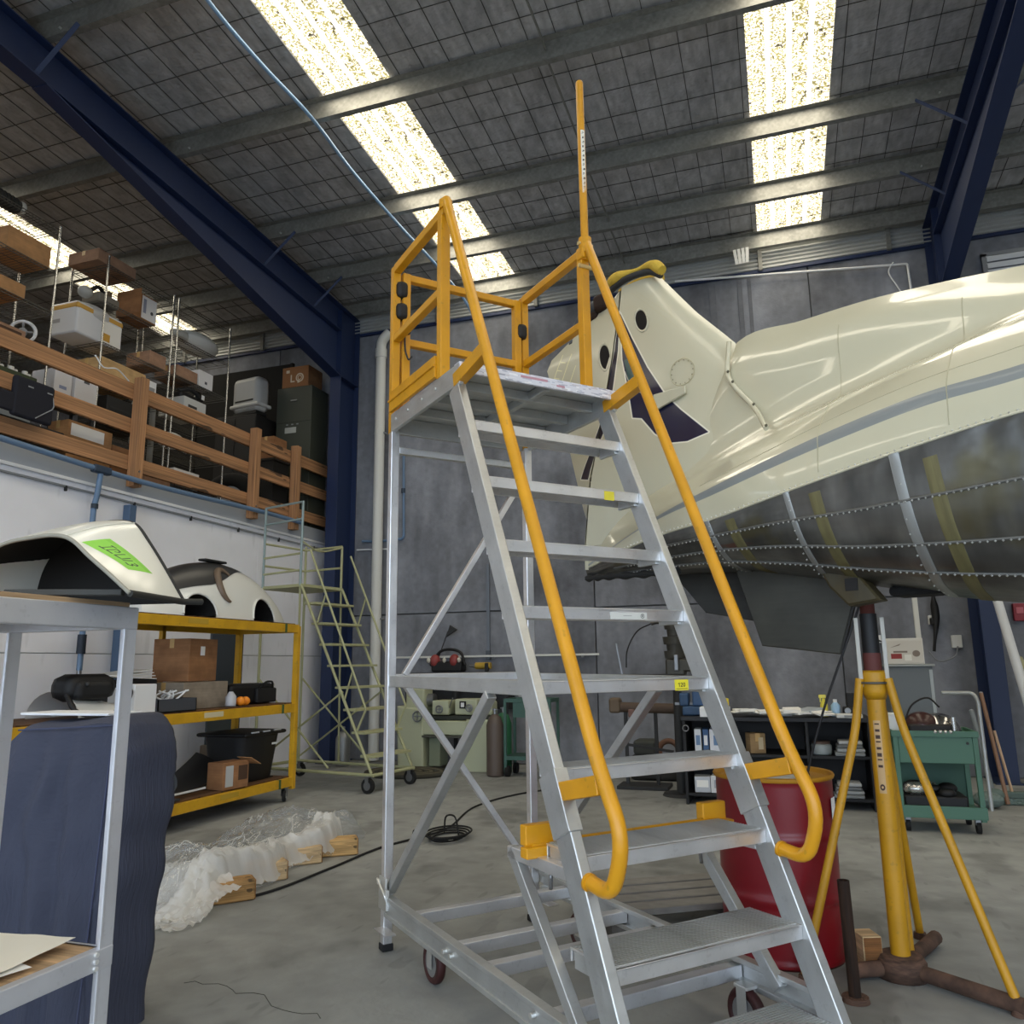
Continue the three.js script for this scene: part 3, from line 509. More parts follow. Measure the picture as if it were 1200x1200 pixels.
    poly([[-1.388, 3.752], [-1.435, 3.489], [-1.494, 3.267], [-1.57, 2.99], [-1.662, 2.833], [-1.784, 2.679], [-1.683, 2.65], [-1.613, 2.794], [-1.529, 2.952], [-1.454, 3.227], [-1.408, 3.481]], '#171a30', '#eeead6', 7);
    c.strokeStyle = '#f3edbb'; c.lineWidth = 3;                                   // scribbled marks by the trailing edge
    for (const q of [[[-2.05, 3.42], [-1.93, 3.62]], [[-1.98, 3.36], [-1.84, 3.6]], [[-2.02, 3.47], [-1.97, 3.45]], [[-1.99, 3.52], [-1.94, 3.5]], [[-1.95, 3.57], [-1.9, 3.55]], [[-1.9, 3.33], [-1.8, 3.5]]]) { c.beginPath(); c.moveTo(...P(...q[0])); c.lineTo(...P(...q[1])); c.stroke(); }
    c.strokeStyle = '#c8c2a4'; c.lineWidth = 2; for (const q of [[[-1.25, 3.85], [-0.85, 3.45]], [[-1.28, 3.85], [-0.95, 3.5]], [[-1.75, 2.42], [-1.3, 2.55]]]) { c.beginPath(); c.moveTo(...P(...q[0])); c.lineTo(...P(...q[1])); c.stroke(); }
  });
  const mPaint = PM(0xffffff, { map: paint, roughness: 0.3, clearcoat: 0.6, clearcoatRoughness: 0.12, side: THREE.DoubleSide });
  const thick = (y) => mix(0.115, 0.075, sstep(2.4, 3.8, y));
  function blade(xa, xb, y0, y1, prof, name) {
    const g = new THREE.Group(); g.name = name; A.add(g); const ny = 26, nc = 14, T = (c, y) => thick(y) * prof(c);
    for (const m of [1, -1]) {
      const rows = []; for (let i = 0; i <= ny; i++) { const y = y0 + (y1 - y0) * i / ny, a = lin(xa, y), b = lin(xb, y), r = []; for (let j = 0; j <= nc; j++) { const c = j / nc, x = mix(a, b, c); r.push([x, y, m * T(c, y), U(x), Vv(y)]); } rows.push(r); }
      mesh('blade_skin', surf(rows, m > 0), mPaint, g);
    }
    const cap = (y) => { const a = lin(xa, y), b = lin(xb, y), rows = [1, -1].map((m) => { const r = []; for (let j = 0; j <= nc; j++) { const c = j / nc; r.push([mix(a, b, c), y, m * T(c, y), 0.9, 0.05]); } return r; }); return surf(rows); };
    mesh('end_rib', cap(y1), mCream2, g); mesh('end_rib', cap(y0), mCream2, g);
    return g;
  }
  const HG2 = HG.map(([y, x]) => [y, x - 0.012]);
  blade(LE, HG, 2.2, 3.92, (c) => Math.pow(Math.max(0, 1 - Math.pow(1 - Math.min(1, c * 1.6), 2)), 0.5), 'fin');
  blade(HG2, TE, 2.05, 3.90, (c) => 0.92 * (1 - c) + 0.06, 'rudder');
  // raised cover strip where the fin fairing meets the dorsal fairing
  { const sp = [[-0.61, 3.30, .085], [-0.613, 3.09, .12], [-0.58, 3.017, .135], [-0.446, 2.841, .17], [-0.318, 2.66, .31]];
    mesh('cover_strip', spline(sp.map((p) => [p[0], p[1], p[2] - 0.002]), 0.015, 40, 8), mCream2, A);
    for (const t of [1, 2, 3, 4]) mesh('screw', ball(0.009, [sp[t][0] + 0.01, sp[t][1] + 0.01, sp[t][2] + 0.016], 1, 1, 0.4, 8), M(0x54503c, 0.6), A); }
  // access holes with raised rims
  for (const [x, y, rx, ry, tilt] of [[-1.215, 3.635, 0.04, 0.075, 0.25], [-1.52, 3.47, 0.04, 0.09, 0.1]]) {
    const z = x < -1.45 ? thick(y) * 0.9 : thick(y);
    const e = new THREE.Shape(); e.absellipse(0, 0, rx, ry, 0, Math.PI * 2); const g = new THREE.ExtrudeGeometry(e, { depth: 0.01, bevelEnabled: false, curveSegments: 20 }); g.rotateZ(tilt); g.translate(x, y, z - 0.006);
    const o = mesh('access_hole', g, M(0x15100c, 0.9), A);
    const t = new THREE.TorusGeometry(1, 0.12, 8, 28); t.scale(rx + 0.006, ry + 0.006, 0.05); t.rotateZ(tilt); t.translate(x, y, z + 0.003); mesh('hole_rim', t, mCream2, o);
  }
  { const t = new THREE.TorusGeometry(0.085, 0.0025, 6, 36); t.translate(-0.93, 3.2, thick(3.2) + 0.0015); mesh('inspection_cover', t, M(0xc4bd9c, 0.5), A); 
    const dots = []; for (let k = 0; k < 14; k++) dots.push(ball(0.004, [-0.93 + 0.075 * Math.cos(k * 0.449), 3.2 + 0.075 * Math.sin(k * 0.449), thick(3.2) + 0.001], 1, 1, 0.4, 6)); const dm = mesh('cover_screws', merge(dots), M(0x8a8468, 0.5), A); dm.userData.kind = 'stuff'; }
  mesh('fin_vane', plate([[-1.12, 3.09], [-0.9, 3.09], [-0.9, 3.05], [-1.12, 2.99]], 0.02, 0.003).rotateX(0.0).translate(0, 0, thick(3.05) + 0.02), mCream2, A);
  // torn foam and rusty fitting left on top of the cut fin
  const top = new THREE.Group(); top.name = 'fin_top_padding'; A.add(top);
  { const mFoam = M(0xc7a83c, 0.8, 0, { bumpMap: bumpFine, bumpScale: 0.006 });
    mesh('foam_strip', spline([[-1.47, 3.985, 0.06], [-1.36, 3.985, 0.1], [-1.24, 3.99, 0.08], [-1.1, 3.97, 0.1], [-1.02, 3.9, 0.11]], (t) => 0.028 + 0.012 * Math.sin(t * 9), 40, 8), mFoam, top);
    mesh('foam_strip', spline([[-1.46, 3.96, -0.06], [-1.3, 3.97, -0.04], [-1.12, 3.95, -0.05]], (t) => 0.03, 30, 8), mFoam, top);
    mesh('tape_wrap', spline([[-1.5, 3.93, 0.05], [-1.3, 3.945, 0.105], [-1.12, 3.93, 0.1], [-1.04, 3.88, 0.09]], 0.022, 30, 8), mDark, top);
    mesh('hinge_fitting', merge([box(0.12, 0.12, 0.1, 0.03, [-1.56, 3.89, 0.02]), box(0.1, 0.06, 0.06, 0.02, [-1.66, 3.83, 0.0])]), M(0x7c5c34, 0.8, 0, { map: rustMap }), top);
    mesh('cable_boot', spline([[-1.6, 3.9, 0], [-1.78, 3.86, -0.03], [-1.86, 3.76, -0.03], [-1.86, 3.68, 0]], (t) => 0.05 - 0.028 * t, 24, 10), M(0x3c4045, 0.6), top); }
  // ragged open end under the rudder
  mesh('tail_end_seal', spline([[-1.74, 2.0, 0.06], [-1.5, 1.985, 0.16], [-1.2, 1.97, 0.2], [-0.95, 1.965, 0.22]], (t) => 0.02 + 0.006 * Math.sin(t * 40), 50, 6), M(0x232322, 0.9), A);
  // ventral strake
  const sk = mesh('ventral_strake', plate([[-0.706, 1.99], [-0.03, 1.85], [-0.155, 1.487], [-0.57, 1.54]], 0.03, 0.006), M(0x45443b, 0.5, 0.1, { map: cardMap }), A);
  mesh('strake_edge', bar([-0.02, 1.86, 0], [-0.15, 1.49, 0], 0.02, 0.02, 0.002), M(0x2a2a28, 0.7), sk);
  const sk2 = mesh('ventral_strake', plate([[-1.2, 2.0], [-0.66, 1.99], [-0.57, 1.66], [-1.0, 1.75]], 0.03, 0.006).translate(0, 0, -0.16), M(0x3a3a36, 0.6, 0.1, { map: cardMap }), A); mesh('strake_edge', bar([-1.2, 1.99, -0.16], [-1.0, 1.755, -0.16], 0.018, 0.018, 0.002), M(0x2a2a28, 0.7), sk2);
  // painted jacking bracket under the keel
  const jb = mesh('jacking_bracket', plate([[-0.16, 2.0], [-0.04, 1.99], [0.14, 1.735], [0.01, 1.72], [-0.07, 1.81]], 0.12, 0.012).translate(0, 0.0, 0.20), M(0x8e8058, 0.6, 0.1, { map: bellyMap }), A);
  mesh('red_patch', box(0.1, 0.03, 0.004, 0.001, [-0.03, 1.895, 0.262]), M(0x7a2a22, 0.7), jb); mesh('dark_patch', box(0.06, 0.06, 0.004, 0.001, [0.03, 1.81, 0.262]), M(0x1d1a18, 0.8), jb);
  mesh('belly_opening', box(0.26, 0.05, 0.2, 0.02, [0.28, 1.775, 0.03]), M(0x0c0c0c, 0.9), A);
}
// jack with tripod legs
{
  const J = thing('tripod_jack', 'yellow tripod jack with a black and white ram holding up the aircraft belly', 'jack', [0.42, 0, -4.39]);
  mesh('mast', pipe([[0, 0.05, 0], [0, 1.36, 0]], 0.044, 0.02, 20), mYellowDeep, J);
  mesh('mast', pipe([[0.05, 0.05, -0.08], [0.035, 1.2, -0.07]], 0.02, 0.02, 12), mYellowDeep, J);
  mesh('collar', lathe([[0.0, 1.40], [0.058, 1.40], [0.062, 1.385], [0.062, 1.3], [0.048, 1.26], [0, 1.26]], 24), mYellowDeep, J);
  const feet = [[-0.305, -0.918], [0.37, 0.30], [0.55, -0.95]];
  const f2 = [[-0.36, 0.42], [0.43, 0.36], [0.2, -0.75]];
  for (const [x, z] of [[-0.43, 0.19], [0.40, 0.315], [0.16, -0.60]]) {
    const l = new THREE.Group(); l.name = 'leg'; J.add(l); const d = Math.hypot(x, z), k = 0.075 / d;
    mesh('leg_tube', pipe([[x * k, 1.36, z * k], [x * (0.25), 1.12, z * 0.25], [x, 0.03, z]], 0.02, 0.1, 12), mYellowDeep, l);
    mesh('leg_foot', cyl(0.03, 0.034, 0.03, [x, 0.0155, z], 14), mRust, l);
  }
  const base = [[-0.22, 0.10], [0.42, 0.33], [0.22, -0.5]];
  for (const [x, z] of base) mesh('base_tube', pipe([[0, 0.045, 0], [x, 0.04, z]], 0.034, 0.02, 12), mRust, J);
  mesh('base_hub', lathe([[0, 0.1], [0.09, 0.1], [0.11, 0.07], [0.11, 0.002], [0, 0.002]], 24), mRust, J);
  mesh('ram', cyl(0.04, 0.04, 0.3, [0, 1.53, 0]), mBlack, J); mesh('ram_sleeve', cyl(0.043, 0.043, 0.09, [0, 1.44, 0]), M(0x5a2a24, 0.7), J);
  mesh('inner_ram', cyl(0.026, 0.026, 0.12, [0, 1.70, 0]), mSteel, J); mesh('screw_head', lathe([[0, 1.80], [0.05, 1.80], [0.055, 1.77], [0.035, 1.74], [0.035, 1.68], [0, 1.68]], 20), M(0x51241c, 0.8), J);
  for (const x of [-0.062, 0.058]) mesh('guide_strip', box(0.02, 0.34, 0.014, 0.003, [x, 1.49, 0.03]), M(0xb8b4aa, 0.6), J);
  mesh('ring', lathe([[0.045, 1.335], [0.082, 1.335], [0.082, 1.345], [0.045, 1.345], [0.045, 1.335]], 24), mSteel, J);
  mesh('strap_handle', merge([box(0.13, 0.05, 0.06, 0.008, [-0.02, 1.79, 0.03])]), M(0x3a2018, 0.8), J);
  const g = new THREE.CylinderGeometry(0.0446, 0.0446, 0.34, 12, 1, true, -0.65, 0.75); g.translate(0, 0.99, 0);
  mesh('printed_plate', g, new THREE.MeshStandardMaterial({ roughness: 0.6, map: canvasTex(64, 512, (c, w, h) => { c.fillStyle = '#b9986a'; c.fillRect(0, 0, w, h); c.fillStyle = '#3a2418'; for (let i = 0; i < 8; i++) { c.fillRect(12, 20 + i * 42, 40, 10 + (i % 3) * 8); } c.beginPath(); c.arc(32, 470, 22, 0, 7); c.fill(); c.fillStyle = '#b9986a'; c.beginPath(); c.arc(32, 470, 9, 0, 7); c.fill(); }) }), J);
  mesh('air_line', spline([[-0.03, 1.74, 0.03], [-0.12, 1.52, 0.03], [-0.25, 1.2, 0.02], [-0.36, 0.85, 0.0], [-0.45, 0.4, -0.02]], 0.006, 40, 6), mBlack, J);
}
// red drum
{
  const D = thing('oil_drum', 'dark red steel oil drum with a rusty yellow lid behind the ladder', 'drum', [-0.10, 0, -4.60]);
  const r = 0.30; const p = [[0, 0.02], [r - 0.02, 0.02], [r - 0.005, 0.0], [r, 0.012], [r, 0.03]];
  for (let i = 0; i <= 40; i++) { const y = 0.03 + i * 0.82 / 40; let d = Math.max(0, 1 - Math.abs(y - 0.30) / 0.02) + Math.max(0, 1 - Math.abs(y - 0.585) / 0.02); p.push([r - 0.006 + 0.016 * d, y]); }
  mesh('shell', lathe([...p, [r + 0.002, 0.862], [r + 0.002, 0.868]], 48), mRed, D);
  const mLid = M(0xd8c8a0, 0.6, 0.1, { map: yellowMap });
  mesh('lid', lathe([[0, 0.852], [0.2, 0.852], [r - 0.03, 0.858], [r - 0.015, 0.85], [r - 0.012, 0.872], [r + 0.002, 0.88], [r + 0.008, 0.87], [r + 0.002, 0.856]], 48), mLid, D);
  mesh('bung', cyl(0.03, 0.034, 0.016, [-0.16, 0.86, 0.08], 16), mRust, D); mesh('bung', cyl(0.018, 0.02, 0.014, [0.17, 0.86, -0.06], 16), mRust, D);
  mesh('rag', merge([box(0.2, 0.012, 0.12, 0.005, [0.02, 0.862, 0.08])]), M(0xb8b6ac, 0.9), D);
  const g = new THREE.CylinderGeometry(r + 0.0015, r + 0.0015, 0.1, 8, 1, true, 1.15, 0.22); g.translate(0, 0.72, 0); mesh('paper_label', g, mPaper, D);
}
// rusty pipe, block and scraps by the jack
{
  const P = thing('steel_pipe', 'rusty steel pipe standing upright beside the yellow jack', 'pipe', [0.19, 0, -4.04]);
  mesh('pipe_wall', lathe([[0.02, 0.005], [0.026, 0.0], [0.026, 0.49], [0.02, 0.49], [0.02, 0.02]], 16).rotateZ(0.02), M(0x8a7a62, 0.85, 0.2, { map: rustMap }), P); mesh('pipe_flange', cyl(0.055, 0.06, 0.02, [0, 0.0105, 0], 18), mRust, P);
  const B = thing('timber_offcut', 'small brown timber offcut on the floor behind the rusty pipe', 'timber', [0.28, 0, -4.42], 20);
  mesh('block', box(0.09, 0.17, 0.12, 0.004, [0, 0.086, 0]), mBlockWood, B); mesh('end_grain', box(0.082, 0.16, 0.004, 0.001, [0, 0.086, 0.061]), M(0x9c7a58, 0.9, 0, { map: blockMap }), B);
  const S = thing('timber_skid', 'flat dark timber skid under the ladder near the red drum', 'timber', [-0.78, 0, -5.0], 32);
  for (let i = 0; i < 4; i++) mesh('board', box(0.9, 0.035, 0.13, 0.004, [0.02 * i, 0.118, -0.24 + i * 0.16]), M(0x8c8a86, 0.9, 0, { map: cardMap }), S);
  for (const x of [-0.38, 0.38]) mesh('bearer', box(0.09, 0.1, 0.62, 0.004, [x, 0.0505, 0]), M(0x6c6a66, 0.9, 0, { map: cardMap }), S);
}

// ---------------------------------------------------------------- foreground rack at the left, with the cowling piece
{
  const R = thing('storage_rack', 'tall aluminium rack with a plywood top in the left foreground', 'rack', [0, 0, 0]);
  const xr = -2.10, xl = -2.62, zf = -2.19, zn = 0.1;                            // far end zf, it runs past the camera's left
  for (const [x, z] of [[xr, zf], [xl, zf], [xr, -0.9], [xl, -0.9], [xr, zn], [xl, zn]]) {
    const p = mesh('rack_post', merge([box(0.008, 1.6, 0.05, 0.002, [x, 0.8, z + 0.025]), box(0.05, 1.6, 0.008, 0.002, [x - 0.025, 0.8, z + 0.004]), box(0.012, 1.6, 0.012, 0.003, [x, 0.8, z + 0.05]), box(0.012, 1.6, 0.012, 0.003, [x - 0.05, 0.8, z + 0.006])]), mAlumRack, R);
    mesh('post_foot', box(0.07, 0.012, 0.07, 0.003, [x - 0.02, 0.006, z + 0.02]), mRubber, p);
  }
  for (const x of [xr, xl]) { mesh('top_beam', box(0.04, 0.075, zn - zf, 0.004, [x - 0.012, 1.622, (zn + zf) / 2]), mAlumRack, R); mesh('shelf_beam', box(0.035, 0.062, zn - zf, 0.004, [x - 0.01, 0.56, (zn + zf) / 2]), mAlumRack, R); }
  for (const z of [zf, zn]) { mesh('end_beam', box(xr - xl, 0.07, 0.035, 0.004, [(xr + xl) / 2, 1.62, z + 0.03]), mAlumRack, R); mesh('end_beam', box(xr - xl, 0.06, 0.03, 0.004, [(xr + xl) / 2, 0.56, z + 0.03]), mAlumRack, R); }
  mesh('plywood_top', box(xr - xl + 0.02, 0.018, zn - zf - 0.09, 0.002, [(xr + xl) / 2 - 0.03, 1.668, (zn + zf) / 2 - 0.03]), mPly, R);
  mesh('lower_shelf', box(xr - xl - 0.02, 0.016, zn - zf - 0.06, 0.002, [(xr + xl) / 2 - 0.01, 0.582, (zn + zf) / 2]), mPly, R);
  const bm = M(0xf0f0ee, 0.3, 0.6);
  for (const y of [0.54, 0.56, 0.58]) mesh('bolt', cyl(0.008, 0.008, 0.014, [xr + 0.008, y, zf + 0.07], 8, 'x'), bm, R);
  // papers on the lower shelf
  const P = thing('paper_sheets', 'crumpled white paper sheets lying on the lower shelf of the foreground rack', 'paper', [-2.36, 0.592, -1.8]);
  const sheet = (dx, dz, rot, w, d, s) => { const rows = []; for (let i = 0; i <= 16; i++) { const r = []; for (let j = 0; j <= 16; j++) { const a = i / 16, b = j / 16, x = (b - 0.5) * w, z = (a - 0.5) * d; r.push([x * Math.cos(rot) - z * Math.sin(rot) + dx, 0.004 + s * 0.006 + 0.03 * fbm(a, b, 3, 3, 3, 200 + s) * Math.abs(a - 0.5) * (b + 0.3), x * Math.sin(rot) + z * Math.cos(rot) + dz]); } rows.push(r); } return surf(rows, true); };
  mesh('sheet', sheet(-0.02, 0.12, 0.12, 0.42, 0.56, 1), mPaper, P); mesh('sheet', sheet(0.0, -0.06, -0.1, 0.40, 0.5, 3), M(0xe9e4d4, 0.85, 0, { side: THREE.DoubleSide }), P); mesh('sheet', sheet(-0.08, 0.25, 0.3, 0.4, 0.5, 5), mPaper, P);
}
{
  const C = thing('cowling_panel', 'cream engine cowling shell with a lime green tape label on the foreground rack', 'cowling', [0, 1.68, 0]);
  const front = [[-1.885, 0.0], [-1.97, 0.062], [-2.06, 0.125], [-2.14, 0.183], [-2.2, 0.2], [-2.3, 0.2], [-2.45, 0.18], [-2.58, 0.1], [-2.62, 0.0]];
  const back = [[-1.968, 0.0], [-2.05, 0.11], [-2.13, 0.21], [-2.2, 0.285], [-2.25, 0.302], [-2.36, 0.305], [-2.5, 0.27], [-2.62, 0.15], [-2.66, 0.0]];
  const cv = (p, z) => new THREE.CatmullRomCurve3(p.map((q) => new THREE.Vector3(q[0], q[1], z)), false, 'centripetal');
  const fC = cv(front, -1.93), bC = cv(back, -2.26), N = 48, K = 12;
  const P = (i, k, off) => { const t = i / N, a = fC.getPoint(t), b = bC.getPoint(t), p = a.clone().lerp(b, k / K); p.y += 0.012 * Math.sin(Math.PI * k / K) * Math.sin(Math.PI * t); const ta = fC.getTangent(t); return [p.x - off * -ta.y * 1, p.y + off * -ta.x * -1, p.z]; };
  const grid = (o) => { const rows = []; for (let k = 0; k <= K; k++) { const r = []; for (let i = 0; i <= N; i++) r.push(P(i, k, o)); rows.push(r); } return rows; };
  const outer = grid(-0.006), inner = grid(0.006);
  const mShell = PM(0xe6e7dd, { roughness: 0.3, clearcoat: 0.5, clearcoatRoughness: 0.15, side: THREE.DoubleSide });
  mesh('outer_skin', surf(outer), mShell, C); mesh('inner_skin', surf(inner, true), M(0x141413, 0.9, 0, { side: THREE.DoubleSide }), C);
  const edge = (k, mat, r) => mesh('edge_strip', tubeThrough(Array.from({ length: N + 1 }, (_, i) => V(P(i, k, 0))), r, 6), mat, C);
  edge(0, M(0x8f8d80, 0.6), 0.007); edge(K, M(0x2a2926, 0.8), 0.008);
  mesh('bottom_seal', pipe([P(0, 0, 0), P(0, K, 0), [-1.95, 0.004, -2.33]], 0.011, 0.02, 8), M(0x2b2b28, 0.8), C);
  mesh('crease', tubeThrough(Array.from({ length: 13 }, (_, k) => V(P(20 - k * 0.1, k, -0.006))), 0.0035, 6), mShell, C);
  { const bk = []; for (const s of [1, 0]) { const r = []; for (let i = 0; i <= N; i++) { const p = P(i, K - 0.3, 0.008); r.push([mix(-2.35, p[0], s), mix(0.0, p[1], s), p[2]]); } bk.push(r); } mesh('added_back_plate', surf(bk), M(0x151412, 0.9, 0, { side: THREE.DoubleSide }), C); }  // near-black plate added to stop light through the back, keeping the inside dark
  mesh('support_strut', bar([-2.3, 0.012, -1.85], [-1.98, 0.012, -2.0], 0.03, 0.02), M(0x3d3d3a, 0.8), C);
  // green tape with the hand-written mark, following the shell
  const at = (u, v) => { // u along the length of the tape, v across
    const i = mix(14.9, 5.6, u) + 0, k = mix(2.9, 6.1, u) + (v - 0.5) * -4.4; const j = i - (v - 0.5) * -1.2; return P(Math.max(0, j), Math.max(0, k), -0.0085); };
  const rows = []; for (let a = 0; a <= 5; a++) { const r = []; for (let b = 0; b <= 16; b++) { const p = at(b / 16, a / 5); r.push([...p, b / 16, 1 - a / 5]); } rows.push(r); }
  mesh('tape_label', surf(rows), new THREE.MeshStandardMaterial({ roughness: 0.5, side: THREE.DoubleSide, map: canvasTex(512, 192, (c, w, h) => {
    c.fillStyle = '#8fd84a'; c.fillRect(0, 0, w, h); c.fillStyle = '#86cf42'; c.fillRect(0, 0, w, 40); c.strokeStyle = '#33512a'; c.lineWidth = 12; c.lineCap = 'round'; c.lineJoin = 'round';
    const st = (...p) => { c.beginPath(); p.forEach(([x, y], i) => i ? c.lineTo(x, y) : c.moveTo(x, y)); c.stroke(); };
    st([120, 60], [165, 56]); st([142, 60], [138, 140]); st([112, 142], [168, 140]);                 // I
    st([190, 62], [188, 138], [250, 138]); st([190, 62], [228, 66], [238, 84], [226, 100]);           // D-like
    st([268, 58], [276, 138], [330, 132]); st([326, 56], [344, 130]); st([362, 64], [366, 132]);
    st([400, 72], [424, 62], [438, 80], [416, 100], [442, 114], [430, 138], [398, 136]);              // 3
  }) }), C);
}
// covered machine behind the rack
{
  const B = thing('covered_machine', 'machine under a slate blue fabric cover standing behind the foreground rack', 'cover', [0, 0, 0]);
  const prof = [[-3.35, 0.0], [-3.32, 0.6], [-3.28, 1.12], [-3.18, 1.22], [-2.95, 1.235], [-2.72, 1.262], [-2.655, 1.255], [-2.60, 1.19], [-2.575, 1.08], [-2.585, 0.85], [-2.61, 0.6], [-2.64, 0.3], [-2.66, 0.0]];
  const c = new THREE.CatmullRomCurve3(prof.map((p) => new THREE.Vector3(p[0], p[1], 0)), false, 'centripetal'), N = 90, zs = [-2.99, -2.985, -2.96, -2.92, -2.86, -2.8, -2.74, -2.70];
  const rows = zs.map((z, k) => { const r = []; for (let i = 0; i <= N; i++) { const t = i / N, p = c.getPoint(t), ins = [0.07, 0.02, 0, 0, 0, 0, 0.012, 0.05][k]; const fold = 0.014 * (fbm(t, k / 8, 40, 3, 2, 301) - 0.5) + 0.01 * Math.sin(t * 70) * (p.y < 1 ? 1 : 0.3); const cx = -2.93; r.push([p.x + (cx - p.x) * ins + fold, Math.max(0.004, p.y - ins * p.y * 0.5), z]); } return r; });
  mesh('cover_cloth', surf(rows), (() => { const m = mBlueCloth.clone(); m.side = THREE.DoubleSide; return m; })(), B);
  const fr = (z, flip) => { const g = []; const last = z > -3 ? rows[rows.length - 1] : rows[0]; for (let j = 0; j <= 14; j++) { const s = j / 14, r = []; for (let i = 0; i <= N; i++) { const p = last[i], y = p[1] * (1 - s) + 0, x = p[0] * (1 - s) + (-2.95) * s; const bulge = 0.03 * Math.sin(Math.min(1, s * 3) * Math.PI / 2) * (z > -3 ? 1 : -1), f = 0.02 * Math.sin(x * 34 + fbm(x + 4, y, 6, 3, 2, 9) * 5) * Math.min(1, s * 5); r.push([mix(p[0], -2.95, s * s * 0.2 + s * 0.8), mix(p[1], 0.0, s) > 0.003 ? mix(p[1], Math.min(p[1], 0.3), s) : 0.003, z + bulge + f]); } g.push(r); } return surf(g, flip); };
  const mc = mBlueCloth.clone(); mc.side = THREE.DoubleSide; mesh('front_drop', fr(-2.70, false), mc, B); mesh('back_drop', fr(-2.99, true), mc, B);
  for (const [a, b] of [[[-3.15, 1.2, -2.665], [-2.64, 1.225, -2.675]], [[-2.64, 1.225, -2.675], [-2.70, 0.04, -2.665]]]) mesh('seam', bar(a, b, 0.007, 0.007, 0.002), M(0x40465f, 0.85), B);
  mesh('board_on_top', box(0.5, 0.012, 0.2, 0.004, [-3.0, 1.262, -2.85]), mWhite, B);
}
// ---------------------------------------------------------------- yellow rack on castors with its load
{
  const R = thing('wheeled_rack', 'yellow steel three-tier rack on castors against the white wall', 'rack', [0, 0, 0]);
  const xf = -5.32, xb = -6.12, z0 = -8.0, z1 = -3.95, T = [0.2, 1.0, 1.89];
  for (const x of [xf, xb]) for (const z of [z0, z1]) mesh('corner_post', box(0.06, 1.80, 0.06, 0.004, [x, 1.02, z]), mRackYellow, R);
  mesh('corner_post', box(0.05, 1.78, 0.05, 0.004, [xb, 1.02, -6.75]), mRackYellow, R);
  T.forEach((y, i) => {
    for (const x of [xf, xb]) mesh('long_beam', box(0.05, 0.095, z1 - z0, 0.004, [x, y, (z0 + z1) / 2]), mRackYellow, R);
    for (const z of [z0, z1]) mesh('end_beam', box(xf - xb, 0.09, 0.05, 0.004, [(xf + xb) / 2, y, z]), mRackYellow, R);
    for (let k = 0; k < 5; k++) mesh('shelf_board', box(0.145, 0.02, z1 - z0 - 0.04, 0.002, [xb + 0.09 + k * 0.155, y + 0.05, (z0 + z1) / 2]), M([0x8a6e50, 0x7d644a, 0x8f7456][k % 3], 0.85, 0, { map: blockMap }), R);
    mesh('paint_wear', box(0.052, 0.05, 0.28, 0.001, [xf + 0.0005, y + 0.01, -6.9 + i * 0.3]), M(i === 1 ? 0xcfc3a0 : 0xb8952c, 0.8), R);
    mesh('green_tape', box(0.054, 0.097, 0.04, 0.001, [xf, y, z0 + 0.26]), M(0x3c5a34, 0.7), R);
  });
  for (const x of [xf - 0.01, xb]) for (const z of [z0 + 0.12, z1 - 0.1]) {
    const c = new THREE.Group(); c.name = 'castor'; R.add(c); c.position.set(x, 0, z);
    mesh('tyre', lathe([[0.03, -0.02], [0.06, -0.02], [0.068, -0.012], [0.068, 0.012], [0.06, 0.02], [0.03, 0.02], [0.03, -0.02]], 22).rotateZ(Math.PI / 2).rotateY(0.5).translate(0, 0.069, 0), mRubber, c);
    mesh('hub', cyl(0.034, 0.034, 0.044, [0, 0, 0], 16, 'x').rotateY(0.5).translate(0, 0.069, 0), mZinc, c);
    mesh('fork', merge([box(0.07, 0.012, 0.08, 0.002, [0, 0.147, 0]), box(0.005, 0.09, 0.04, 0, [-0.028, 0.105, 0.0]), box(0.005, 0.09, 0.04, 0, [0.028, 0.105, 0.0])]), mSteel, c);
  }
}
function carton(name, label, cat, [w, h, d], pos, turn, mat, o = {}) {
  const c = thing(name, label, cat, pos, turn, o.group);
  mesh('box_body', box(w, h, d, 0.006, [0, h / 2 + 0.001, 0]), mat, c);
  if (o.tape !== false) mesh('packing_tape', merge([box(0.05, 0.002, d + 0.004, 0, [0, h + 0.001, 0]), box(0.05, Math.min(0.09, h * 0.4), 0.002, 0, [0, h - Math.min(0.09, h * 0.4) / 2, d / 2 + 0.001]), box(0.05, Math.min(0.09, h * 0.4), 0.002, 0, [0, h - Math.min(0.09, h * 0.4) / 2, -d / 2 - 0.001])]), o.tapeMat || mTape, c);
  if (o.label) { const [lw, lh, lx, ly, lm, side] = o.label; mesh('paper_label', side === 'x' ? box(0.002, lh, lw, 0, [w / 2 + 0.001, ly, lx]) : box(lw, lh, 0.002, 0, [lx, ly, d / 2 + 0.001]), lm || mPaper, c); }
  if (o.flaps) for (const s of [-1, 1]) { const f = mesh('flap', box(w * 0.48, 0.005, d, 0.001), mat, c); f.position.set(s * w * 0.7, h + 0.05, 0); f.rotation.z = s * 0.5; }
  return c;
}
